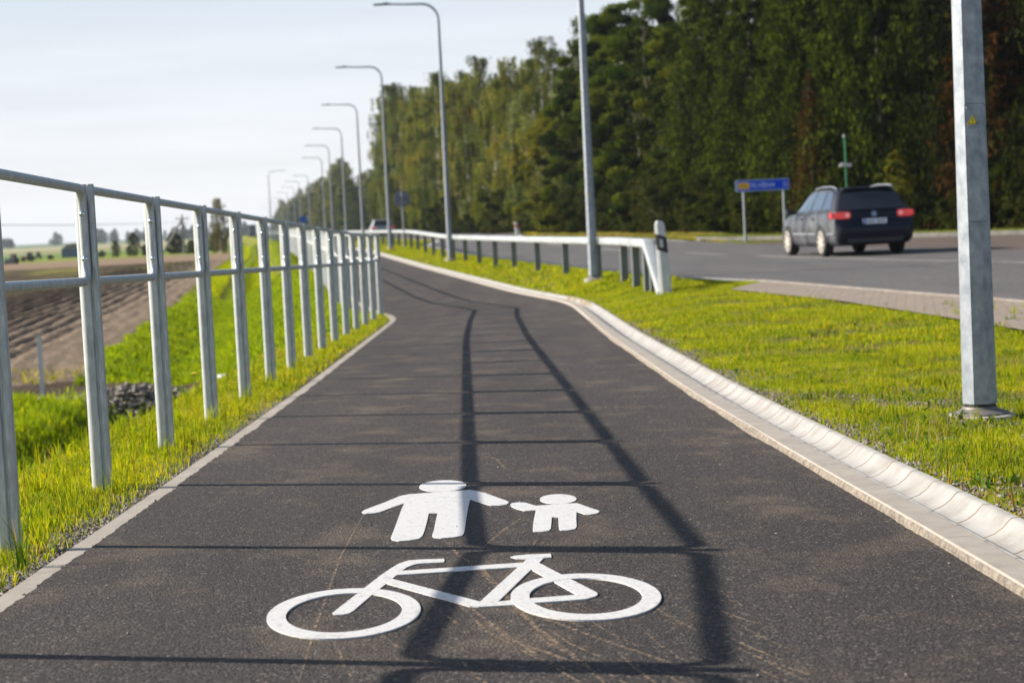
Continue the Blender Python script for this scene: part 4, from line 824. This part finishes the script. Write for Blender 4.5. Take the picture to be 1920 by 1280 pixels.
# ------------------------------------------------------------------ grass (uncountable: stuff)
LEAFG = leafmat('grass_blade', .5, .6, (1.4, 1.25, .4), .12)
def hrand(x, y, s): return .5+.5*wob(x, y, s, 6)
def grass(name, x, y, h, wd, pal, lean=.45, seed=1, hvar=.5, z=None):
    r2 = np.random.default_rng(seed); n = len(x); h = h*r2.uniform(1-hvar, 1+hvar, n); a = r2.uniform(0, 2*np.pi, n); la = r2.uniform(0, 2*np.pi, n); ln = np.abs(r2.normal(0, lean, n))
    z0 = (ground(x, y) if z is None else z)-.006; wv = wd*r2.uniform(.6, 1.3, n); cx, sy = np.cos(a)*wv/2, np.sin(a)*wv/2
    lx, ly = np.cos(la)*ln*h, np.sin(la)*ln*h; V = np.zeros((n, 5, 3)); zz = z0[:, None]
    V[:, 0] = np.stack([x-cx, y-sy, z0], -1); V[:, 1] = np.stack([x+cx, y+sy, z0], -1)
    V[:, 2] = np.stack([x+cx*.8+lx*.35, y+sy*.8+ly*.35, z0+h*.6], -1); V[:, 3] = np.stack([x-cx*.8+lx*.35, y-sy*.8+ly*.35, z0+h*.6], -1); V[:, 4] = np.stack([x+lx, y+ly, z0+h*(1-.25*np.minimum(ln, 1.2))], -1)
    b5 = 5*np.arange(n)[:, None]; loops = np.concatenate([b5+0, b5+1, b5+2, b5+3, b5+3, b5+2, b5+4], 1).reshape(-1); sizes = np.tile([4, 3], n)
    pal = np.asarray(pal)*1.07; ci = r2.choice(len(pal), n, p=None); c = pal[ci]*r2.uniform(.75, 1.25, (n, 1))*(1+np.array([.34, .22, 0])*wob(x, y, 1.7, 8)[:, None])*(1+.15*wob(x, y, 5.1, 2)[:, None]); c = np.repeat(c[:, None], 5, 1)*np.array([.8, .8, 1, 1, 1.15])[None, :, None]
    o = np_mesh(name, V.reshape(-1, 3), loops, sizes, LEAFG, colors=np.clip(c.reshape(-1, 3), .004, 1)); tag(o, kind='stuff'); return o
PG = [(.27, .31, .006), (.31, .34, .007), (.20, .27, .006), (.32, .31, .012), (.25, .30, .007), (.13, .21, .006), (.35, .30, .06), (.16, .23, .006)]
PB = [(.17, .26, .005), (.21, .29, .006), (.14, .22, .005), (.25, .31, .007), (.19, .27, .005)]
def scatter(n, y0, y1, fx0, fx1, dens=None, seed=0, pw=1.):
    r2 = np.random.default_rng(seed); y = y0+(y1-y0)*r2.random(n)**pw; u = r2.random(n); a, b_ = fx0(y), fx1(y); x = a+(b_-a)*u; keep = x == x
    if dens is not None: keep = r2.random(n) < dens(x, y)
    return x[keep], y[keep]
bare = lambda x, y: np.clip(.62+1.3*wob(x, y, 1.3, 11)-.5*np.exp(-((x-xr(y)-.35)/.35)**2), .05, 1)
gl0 = lambda y: xr(y)+.36
dR = lambda x, y: bare(x, y)*np.clip((x-xr(y)-.34)/.12, .15, 1)*((x-2.44)**2+(y-9.96)**2 > .19**2)*(1-.85*((np.abs(x-2.44) < .25)*(y > 9.3)*(y < 9.95)))
x, y = scatter(300000, 4.0, 15, gl0, lambda y: np.minimum(y*.42+1.0, 4.3), dR, 1); grass('verge_grass', x, y, .032, .0040, PG, seed=1)
x, y = scatter(125000, 14, 33, gl0, lambda y: np.minimum(y*.42+1.0, np.where(y < 29.3, [pe(t) for t in y], ne(y)-.1)), dR, 2, .9); grass('verge_grass', x, y, .042, .008, PG, seed=2)
x, y = scatter(75000, 32, 130, gl0, lambda y: ne(y)-.12, dR, 3, 1.3); grass('verge_grass', x, y, .07, .022, PG, seed=3)
x, y = scatter(6000, 130, 400, gl0, lambda y: ne(y)-.12, None, 33, 1.2); grass('verge_grass', x, y, .12, .10, PG, seed=33)
# taller tufts
r2 = np.random.default_rng(9); tx = []; ty = []
for k in range(150):
    yy_ = r2.uniform(5.2, 20); xx_ = r2.uniform(float(xr(yy_))+.55, yy_*.28+.5); m_ = 22; tx.append(r2.normal(xx_, .018, m_)); ty.append(r2.normal(yy_, .018, m_))
grass('grass_tufts', np.concatenate(tx), np.concatenate(ty), .085, .0045, PG[:5], seed=10, lean=.5)
DRY = [(.30, .20, .10), (.22, .13, .06), (.36, .27, .14), (.17, .12, .05)]
WD = [(.06, .13, .015), (.09, .16, .02), (.12, .15, .03)]
tx = []; ty = []
for k in range(260):
    yy_ = r2.uniform(5.2, 24); xx_ = r2.uniform(float(xr(yy_))+.40, yy_*.28+.6); m_ = r2.integers(6, 22); sg_ = r2.uniform(.02, .09); tx.append(r2.normal(xx_, sg_, m_)); ty.append(r2.normal(yy_, sg_*1.3, m_))
grass('weeds', np.concatenate(tx), np.concatenate(ty), .045, .013, WD, seed=40, lean=1.1)
x, y = scatter(2600, 5, 26, gl0, lambda y: y*.30+.5, lambda x, y: np.clip(wob(x, y, 1.9, 21)+.25, 0, 1), 41); grass('dry_stalks', x, y, .10, .0045, DRY, seed=41, lean=.4)
x, y = scatter(30000, 5, 26, gl0, lambda y: y*.30+.5, lambda x, y: np.clip(.35-bare(x, y), 0, .35)*2.5, 42); grass('dead_grass', x, y, .018, .006, DRY, seed=42, lean=1.3)
lf = lambda y: xl(y)-1.05; lf0 = lambda y: xl(y)-.09
dLf = lambda x, y: np.clip((xl(y)-x-.06)/.30, .06, 1)**1.2*np.clip(.75+.5*wob(x, y, 2.2, 3), .25, 1)
x, y = scatter(125000, 4.5, 15, lf, lf0, dLf, 4); grass('left_verge_grass', x, y, .038, .0045, PG, seed=4)
x, y = scatter(60000, 14, 31.3, lf, lf0, dLf, 5); grass('left_verge_grass', x, y, .05, .009, PG, seed=5)
tx = []; ty = []
for k in range(170):
    yy_ = r2.uniform(4.6, 17); dd_ = r2.uniform(.2, 1.0); m_ = 18; tx.append(r2.normal(float(xl(yy_))-dd_, .014, m_)); ty.append(r2.normal(yy_, .014, m_))
grass('grass_tufts', np.concatenate(tx), np.concatenate(ty), .11, .0045, PG[:6], seed=11, lean=.42)
grass('grass_tufts', r2.normal(-1.60, .012, 14), r2.normal(6.02, .012, 14), .20, .007, [(.10, .17, .012)], seed=12, lean=.55)
x, y = scatter(1500, 5, 26, lf, lf0, lambda x, y: np.clip(wob(x, y, 1.9, 21)+.25, 0, 1), 43); grass('dry_stalks', x, y, .11, .0045, DRY, seed=43, lean=.4)
x, y = scatter(9000, 5, 22, lf, lf0, lambda x, y: np.clip(.1-wob(x, y, 2.2, 3), 0, .8), 44); grass('dead_grass', x, y, .02, .006, DRY, seed=44, lean=1.3)
# ditch banks
gul = lambda x, y: 1-.99*sstep(23.2, 23.9, y+.4*wob(x, y, 1.3))*(1-sstep(27.6, 28.1, y+.3*wob(x, y, 1.7)))*(xl(y)-x > 1.9)
x, y = scatter(120000, 5, 25.2, lambda y: xl(y)-6.8, lambda y: xl(y)-1.0, lambda x, y: np.clip(.8+.6*wob(x, y, 1.3, 5), .2, 1)*gul(x, y), 6, .8); grass('bank_grass', x, y, .10, .013, PB, seed=6, lean=.5)
x, y = scatter(110000, 24.5, 70, lambda y: xl(y)-4.75+.25*wob(y*.0, y, .6), lambda y: xl(y)-.5, lambda x, y: gul(x, y)*np.clip(.9+.5*wob(x, y, 1.3, 5), .3, 1), 7, 1.15); grass('bank_grass', x, y, .10, .028, PB, seed=7, lean=.6)
x, y = scatter(40000, 70, 330, lambda y: xl(y)-4.9, lambda y: xl(y)-.5, None, 8, 1.3); grass('bank_grass', x, y, .13, .09, [(c[0]*1.1, c[1]*1.0, c[2]) for c in PB], seed=8, lean=.6)
grass('heap_weeds', r2.normal(-4.9, .45, 900), r2.normal(24.3, .5, 900), .13, .013, PB, seed=19, lean=.6)
x, y = scatter(3500, 27.7, 31, lambda y: xl(y)-8.5, lambda y: xl(y)-4.3, lambda x, y: np.clip(wob(x, y, 1.9, 2)*1.2, 0, 1), 12); grass('bank_grass', x, y, .12, .02, [(.2, .22, .02), (.3, .26, .05)], seed=13, lean=.5)
# far side of the road
x, y = scatter(26000, 67, 330, lambda y: fe(y)+.1, lambda y: fe(y)+3.5, None, 9, 1.1); grass('roadside_grass', x, y, .16, .07, [(.16, .18, .02), (.24, .20, .05), (.12, .15, .02), (.30, .22, .08)], seed=9, lean=.5)
def kside(x0, x1, n, seed):
    r3 = np.random.default_rng(seed); kx = np.array([7.0, 9.0, 10, 12.8, 15, 19.1, 26.1, 30.2, 40]); ky = np.array([70, 66.5, 64.4, 59, 55.1, 51.1, 44.2, 30.2, 22]); x = r3.uniform(x0, x1, n); y = np.interp(x, kx, ky)+.15+r3.random(n)*4; return x, y
x, y = kside(7.3, 26, 22000, 4); grass('roadside_grass', x, y, .14, .05, [(.13, .17, .02), (.18, .20, .025), (.10, .13, .015)], seed=14, lean=.5)
x, y = scatter(2500, 33, 41, lambda y: y*0+11.3, lambda y: y*0+20, lambda x, y: (np.abs((y-40.2)+(x-11.6)*.86) < .9).astype(float), 15); grass('island_grass', x, y, .08, .03, PG, seed=15, z=np.full(len(x), .10))
# small yellow flowers
for k, (x_, d_, y_) in enumerate([(0, .95, 14.6)]):
    fx0 = float(xl(y_))-d_; z_ = float(ground(fx0, y_)); e = empty('dandelion', (fx0, y_, z_), 0, 'single yellow flower standing above the ditch edge between railing posts', 'flower')
    mb = MB(); mb.tube([(0, 0, 0), (.01, 0, .17)], .003, 6); mb.build('stem', mat('stem_green', (.08, .15, .02), .6), e)
    mb = MB(); mb.lathe([(.003, .165), (.016, .175), (.028, .186), (.012, .19)], (.01, 0, 0), 14); mb.build('flower_head', mat('flower_yellow', (.75, .55, .01), .6), e)

# ------------------------------------------------------------------ trees
LEAFT = leafmat('tree_leaf', .30, .85, (1.2, 1.25, .5), .04); BARK = mat('bark', (.10, .08, .06), .9, c2=(.05, .04, .03), nscale=6, stretch=(1, 1, .3)); BIRCH = mat('birch_bark', (.45, .43, .40), .8, c2=(.08, .07, .06), nscale=3, stretch=(1, 1, 2.5), contrast=(.5, .6))
def leaves(P, size, pal, parent, seed, drop=0., stretchz=1., cvar=.25, clump=None):
    r2 = np.random.default_rng(seed); n = len(P); u = r2.normal(size=(n, 3)); u[:, 2] *= .6; u /= np.linalg.norm(u, axis=1)[:, None]+1e-9; t_ = r2.normal(size=(n, 3))*.6; t_[:, 2] -= drop*1.5; v = np.cross(u, t_); v /= np.linalg.norm(v, axis=1)[:, None]+1e-9
    w2 = np.cross(u, v); s = size*r2.uniform(.6, 1.35, n)[:, None]; 
    V = np.stack([P-v*s*.5, P+w2*s*.5*stretchz, P+v*s*.5, P-w2*s*.5*stretchz], 1).reshape(-1, 3); loops = np.arange(4*n)
    pal = np.asarray(pal); c = pal[(r2.integers(0, len(pal), n) if clump is None else clump % len(pal))]*r2.uniform(1-cvar, 1+cvar, (n, 1)); c = np.repeat(c, 4, 0)
    return np_mesh('crown', V, loops, np.full(n, 4), LEAFT, parent, colors=np.clip(c, .003, 1))
def limbs(mb, h, r_, nb, spread, seed, up=.3, t0=.2):
    r2 = random.Random(seed); mb.tube([(0, 0, -.3), (r2.uniform(-.1, .1), r2.uniform(-.1, .1), h*.4), (r2.uniform(-.25, .25), r2.uniform(-.25, .25), h*.75), (0, 0, h*.98)], [r_, r_*.75, r_*.4, .02], 8)
    for k in range(nb):
        t_ = t0+(1-t0)*.85*k/nb; a = r2.uniform(0, 6.28); l_ = spread*(1.1-t_)*r2.uniform(.6, 1); p = Vector((0, 0, h*t_)); q_ = p+Vector((math.cos(a)*l_, math.sin(a)*l_, l_*up)); mb.tube([p, p.lerp(q_, .5)+Vector((0, 0, .1)), q_], [r_*.3*(1-t_)+.02, .03, .01], 5)
TREES = {}
def birch(key, h, rw, seed, pal, nb=36, accent=None):
    r2 = np.random.default_rng(seed); e = empty('birch_tree', (0, 0, 0)); P = []; C2 = []
    for k in range(nb):
        t_ = .10+.88*(k+r2.random())/nb; a = r2.uniform(0, 6.28); env = rw*(np.sin(np.pi*min(1, t_*.88+.10))**.5)*(1.05-.38*t_); rad_ = env*r2.uniform(.45, 1.08)
        cx, cy, cz = math.cos(a)*rad_, math.sin(a)*rad_, h*t_; ns = int(8+7*(1-t_)); ci = r2.integers(0, len(pal)); 
        for s_ in range(ns):
            bx, by = cx+r2.normal(0, .42), cy+r2.normal(0, .42); ln = r2.uniform(.6, 2.3)*(1.15-.6*t_); m_ = int(52*ln); f = r2.random(m_); P.append(np.stack([bx+r2.normal(0, .09, m_)+cx*.03*f, by+r2.normal(0, .09, m_), cz+.5-f*ln+r2.normal(0, .05, m_)], -1)); C2.append(np.full(m_, ci if r2.random() < .75 else r2.integers(0, len(pal))))
    m_ = 900; t_ = r2.random(m_); P.append(np.stack([r2.normal(0, .42, m_), r2.normal(0, .42, m_), h*(.74+.24*t_)], -1)); C2.append(r2.integers(0, len(pal), m_))
    mb = MB(); limbs(mb, h, .16, 16, rw*1.1, seed, .5); mb.build('trunk', BIRCH, e, smooth=60); leaves(np.concatenate(P), .085, pal, e, seed, .9, 1.9, .25, np.concatenate(C2)); TREES[key] = e
def spruce(key, h, rw, seed, pal, dense=1.):
    r2 = np.random.default_rng(seed); e = empty('spruce_tree', (0, 0, 0)); P = []; C2 = []; nw = int(27*h/16)
    for k in range(nw):
        t_ = (k+.5)/nw; z_ = h*(.03+.95*t_); nb = 8 if t_ < .8 else 6
        for b_ in range(nb):
            a = 2*np.pi*(b_+r2.random()*.8)/nb+k*.7; ln = (rw*(1-t_)**.8+.25)*r2.uniform(.55, 1.2); m_ = int(ln*95*dense)+8; f = r2.random(m_)**.75; hang = r2.random(m_)**1.6*(.25+.95*(1-t_))*f**.4
            rr_ = f*ln; P.append(np.stack([math.cos(a)*rr_+r2.normal(0, .05+.035*ln, m_)*(.4+f), math.sin(a)*rr_+r2.normal(0, .05+.035*ln, m_)*(.4+f), z_+.25*ln*(.35*f-.62*f*f)*2-hang], -1)); C2.append(np.where(f > .7, r2.integers(0, 3, m_), r2.integers(2, len(pal), m_)))  # tips paler, inner leaves darker: lit ends and inner shade put into the colour
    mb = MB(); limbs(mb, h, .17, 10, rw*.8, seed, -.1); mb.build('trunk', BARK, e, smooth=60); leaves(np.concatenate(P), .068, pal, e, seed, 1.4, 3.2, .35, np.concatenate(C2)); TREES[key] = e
def broad(key, h, rw, seed, pal, ncl=60, name='broadleaf_tree', low=.04, leaf=.095, per=800):
    r2 = np.random.default_rng(seed); e = empty(name, (0, 0, 0)); P = []; C2 = []
    for k in range(ncl):
        t_ = low+(1-low)*(k+r2.random())/ncl; a = r2.uniform(0, 6.28); env = rw*(np.sin(np.pi*min(1, .12+t_*.88))**.55); rad_ = env*r2.uniform(.5, 1.05); c = np.array([math.cos(a)*rad_, math.sin(a)*rad_, h*t_]); m_ = per; sc_ = r2.uniform(.2, .45)*rw*.40
        d = r2.normal(size=(m_, 3)); d /= np.linalg.norm(d, axis=1)[:, None]; d *= (r2.random(m_)**.5)[:, None]*sc_*np.array([1.25, 1.25, .75]); P.append(c+d); C2.append(np.full(m_, r2.integers(0, len(pal))))
    m_ = per*6; tt_ = r2.random(m_); an = r2.uniform(0, 6.28, m_); rr_ = rw*.72*r2.random(m_)**.5*np.sin(np.pi*np.clip(.15+tt_*.83, 0, 1))**.6; P.append(np.stack([np.cos(an)*rr_, np.sin(an)*rr_, h*(low+(1-low)*tt_)], -1)); C2.append(r2.integers(0, len(pal), m_))
    mb = MB(); limbs(mb, h, .16*max(.4, h/12), 14, rw, seed, .6); mb.build('trunk', BARK, e, smooth=60); leaves(np.concatenate(P), leaf, pal, e, seed, .3, 1.2, .28, np.concatenate(C2)); TREES[key] = e
OLV = [(.14, .155, .022), (.22, .215, .045), (.07, .08, .014), (.16, .165, .03), (.25, .21, .035), (.035, .045, .010)]
OLV2 = OLV+[(.21, .12, .02), (.085, .092, .04)]
birch('b1', 15, 2.6, 21, OLV); birch('b2', 14, 2.3, 22, OLV2); birch('b3', 16, 2.8, 23, [(.12, .145, .045), (.19, .21, .085), (.06, .075, .024), (.16, .165, .035), (.035, .045, .013)])
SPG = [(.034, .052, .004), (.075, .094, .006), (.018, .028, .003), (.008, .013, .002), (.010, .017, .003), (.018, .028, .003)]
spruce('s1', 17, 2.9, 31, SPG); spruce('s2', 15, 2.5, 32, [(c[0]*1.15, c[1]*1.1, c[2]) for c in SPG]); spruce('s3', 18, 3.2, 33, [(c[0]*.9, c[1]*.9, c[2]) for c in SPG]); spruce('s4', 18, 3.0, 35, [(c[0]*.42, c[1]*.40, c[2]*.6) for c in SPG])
spruce('sd', 15, 2.4, 34, [(.085, .035, .008), (.06, .026, .007), (.04, .020, .006), (.04, .03, .008), (.05, .045, .01)], .75)
MPG = [(.035, .060, .005), (.070, .100, .006), (.013, .024, .003), (.095, .120, .008), (.018, .032, .003)]
broad('m1', 12, 3.4, 41, MPG, 80); broad('m2', 10, 3.0, 42, [(c[0]*1.1, c[1]*.95, c[2]) for c in MPG], 70)
broad('y1', 8, 2.3, 43, [(.16, .15, .012), (.20, .17, .015), (.11, .12, .012), (.13, .13, .012)], 50)
broad('u1', 3.0, 2.0, 44, [(.030, .042, .006), (.045, .055, .008), (.02, .03, .005), (.07, .055, .012)], 26, 'shrub', 0.02, .09, 600)
broad('u2', 2.0, 1.5, 45, [(.04, .052, .007), (.055, .062, .008), (.03, .038, .006)], 18, 'shrub', 0.02, .085, 560)
broad('f1', 5.2, 1.7, 61, [(.045, .06, .012), (.06, .08, .016), (.03, .045, .01), (.08, .09, .02)], 60, 'field_tree', .02, .13, 420)
broad('f2', 3.2, 1.7, 62, [(.045, .06, .014), (.06, .075, .02), (.03, .045, .012)], 40, 'field_tree', .02, .13, 380)
birch('bp', 12, 2.2, 51, [(.15, .14, .045), (.19, .17, .06), (.11, .11, .035), (.17, .13, .04)])
used = set()
def put(key, x, y, s=1, rz=None, label='', cat='tree', group='trees of the forest edge', z=None, sz=None):
    e = TREES[key] if key not in used else copy_tree(TREES[key]); used.add(key)
    e.location = (x, y, (float(zv(y)) if x > -200 and z is None else (z if z is not None else 0))-.05); e.rotation_euler = (0, 0, rz if rz is not None else random.uniform(0, 6.28)); e.scale = (s, s, sz or s); tag(e, label, cat, group); return e
LB = {'b': 'olive green weeping birch with yellowing strands at the forest edge left of the dark spruces', 's': 'dark green spruce in the dense stand behind the road and car', 'm': 'bushy fresh green broadleaf tree between the birches and the spruces', 'sd': 'rust brown dying conifer among the dark green spruces', 'y1': 'low yellow green tree glowing in front of the birches'}
bx = lambda y: float(ip(y, [20, 38, 48, 56, 63, 68, 72, 85, 110, 135, 175, 250, 400], [44, 32, 24.5, 18.5, 15, 12.6, 10.8, 8.3, 4.8, 1.3, -5, -15, -35]))
R3 = random.Random(77)
# spruces and dying conifers right
def row(off, y0, y1, step, fn):
    y = y0
    while y < y1:
        fn(bx(y)+off+R3.uniform(-.7, .7), y+R3.uniform(-.6, .6)*step*.3+off*.15, y); y += step*R3.uniform(.85, 1.15)
def near_fn(off):
    def f(x, y, yy_):
        px = x/y
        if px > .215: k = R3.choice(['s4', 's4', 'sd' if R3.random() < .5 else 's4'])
        elif off == 1 and .02 < px < .12: k = R3.choice(['b3', 'b1', 'm1'])
        elif px > .095: k = R3.choice(['s1', 's2', 's3', 's1', 's2'])
        elif px > .045: k = R3.choice(['m1', 'm2', 'm1'])
        else: k = R3.choice(['b1', 'b2', 'b3'])
        s = R3.uniform(.80, 1.15)*(1.12 if off == 1 and k[0] == 'b' else 1)

        if k in ('m1', 'm2'): s *= 1.0
        lb = LB['sd'] if k == 'sd' else LB[k[0]]
        put(k, x, y, s, label=lb, group={'s': 'spruces of the forest edge', 'm': 'green broadleaf trees of the forest edge', 'b': 'birches of the forest edge'}[k[0]] if k != 'sd' else 'dying conifers of the forest edge')
    return f
row(1.8, 33, 112, 4.3, near_fn(0)); row(6, 34, 112, 4.6, near_fn(1)); row(11, 36, 110, 5, near_fn(2))
def mid_fn(x, y, yy_):
    k = R3.choice(['b1', 'b2', 'b3', 'b1', 'b3']); s = float(ip(y, [110, 140, 180, 240, 300], [.78, .80, .92, 1.15, 1.1]))*R3.uniform(.9, 1.1)
    put(k, x, y, s, label=LB['b'], group='birches of the forest edge')
row(1.2, 113, 268, 5.4, mid_fn); row(6.5, 114, 268, 5.8, mid_fn); row(12, 118, 260, 9, mid_fn)
put('sd', 16.2, 63.5, .8, .5, LB['sd'], group='dying conifers of the forest edge'); put('sd', 11.4, 70.5, .42, 1.5, LB['sd'], group='dying conifers of the forest edge')
put('y1', 2.7, 118, .95, 0, 'low yellow green tree glowing in front of the olive birches', group='yellowing trees of the forest edge')
put('m2', 4.4, 112, .8, 0, LB['m'], group='green broadleaf trees of the forest edge'); put('y1', 13.6, 66, .36, 2, 'small yellow sapling beside the blue direction sign', group='yellowing trees of the forest edge')
# shrubs at the forest foot
y = 40
while y < 262:
    put(R3.choice(['u1', 'u1', 'u2']), bx(y)-.2+R3.uniform(-.5, .6), y, R3.uniform(.7, 1.15), label='low green shrub at the foot of the forest edge', cat='shrub', group='shrubs at the foot of the forest'); y += R3.uniform(2.2, 3.6)*(1 if y < 110 else 2)
# dark background stand of the deeper wood
y = 45
while y < 300:
    put(R3.choice(['s1', 's3', 'm1']) if y < 120 else R3.choice(['b1', 's2']), bx(y)+17+R3.uniform(-1, 1), y, R3.uniform(.9, 1.1), label='tree standing deeper in the wood behind the forest edge', group='trees deeper in the wood'); y += 6
# far wood following the road
y = 410
while y < 1100:
    for off in (1.5, 12):
        xr_ = float(fe(y))+off+3+R3.uniform(-1, 1)
        put(R3.choice(['b1', 'm1', 'b3', 's2', 'm1']), xr_, y+R3.uniform(-4, 4), R3.uniform(.95, 1.2)*float(ip(y, [410, 500, 560, 700, 1100], [.85, 1.02, .98, .95, .9])), label='bluish far tree of the distant wood behind the lamp row', group='trees of the distant wood')
    y += float(ip(y, [410, 1100], [8, 22]))
# trees in the fields at left
def fieldtree(k, x, y, s, label, sz=None, cat='tree', z=FZ): put(k, x, y, s, label=label, cat=cat, group='trees in the fields', z=z, sz=sz)
fieldtree('f1', -45.4, 232, .56, 'dark green rounded tree, taller of the pair beyond the field'); fieldtree('f1', -47.8, 233, .38, 'smaller dark tree left of the taller one beyond the field'); fieldtree('f2', -44.0, 232, .42, 'low dark tree right beside the taller one of the pair')
fieldtree('f2', -40.8, 234, .80, 'round green bush behind the utility pole strut', cat='bush'); fieldtree('f2', -37.3, 226, .5, 'small dark bush at the foot of the utility pole', cat='bush')
fieldtree('f2', -36.0, 236, .72, 'low olive bush between utility pole and tall birch', cat='bush'); fieldtree('bp', -30.8, 205, .50, 'tall slim olive birch rising behind the railing in the field')
fieldtree('u2', -57, 238, .33, 'low dark hedge bush in front of the shed, left', cat='bush'); fieldtree('u2', -50.2, 236, .42, 'low dark bush right of the shed', cat='bush'); fieldtree('u2', -52.2, 240, .28, 'low grey green bush beyond the field', cat='bush')
for k in range(150):
    y = R3.uniform(1250, 2300); x = -y*R3.uniform(.10, .30); c_ = R3.random()
    if -.232 < x/y < -.215 or -.258 < x/y < -.24: continue
    fieldtree(R3.choice(['f1', 'f2']), x, y, R3.uniform(1.3, 2.5), 'hazy blue tree on the far horizon beyond the fields', z=FZ)

# ------------------------------------------------------------------ air
mb = MB(); mb.box((-300, 1000, 14.0), (4200, 4400, 31)); hz = mb.build('haze', [], smooth=0); hz.data.materials.clear()
HM = bpy.data.materials.new('haze_air'); HM.use_nodes = True; t = HM.node_tree; t.nodes.remove(t.nodes['Principled BSDF']); pv = t.nodes.new('ShaderNodeVolumePrincipled'); pv.inputs['Color'].default_value = (.80, .88, 1, 1); pv.inputs['Density'].default_value = .00013; pv.inputs['Anisotropy'].default_value = .3
t.links.new(pv.outputs[0], t.nodes['Material Output'].inputs['Volume']); hz.data.materials.append(HM); tag(hz, kind='stuff')
hz.visible_shadow = True
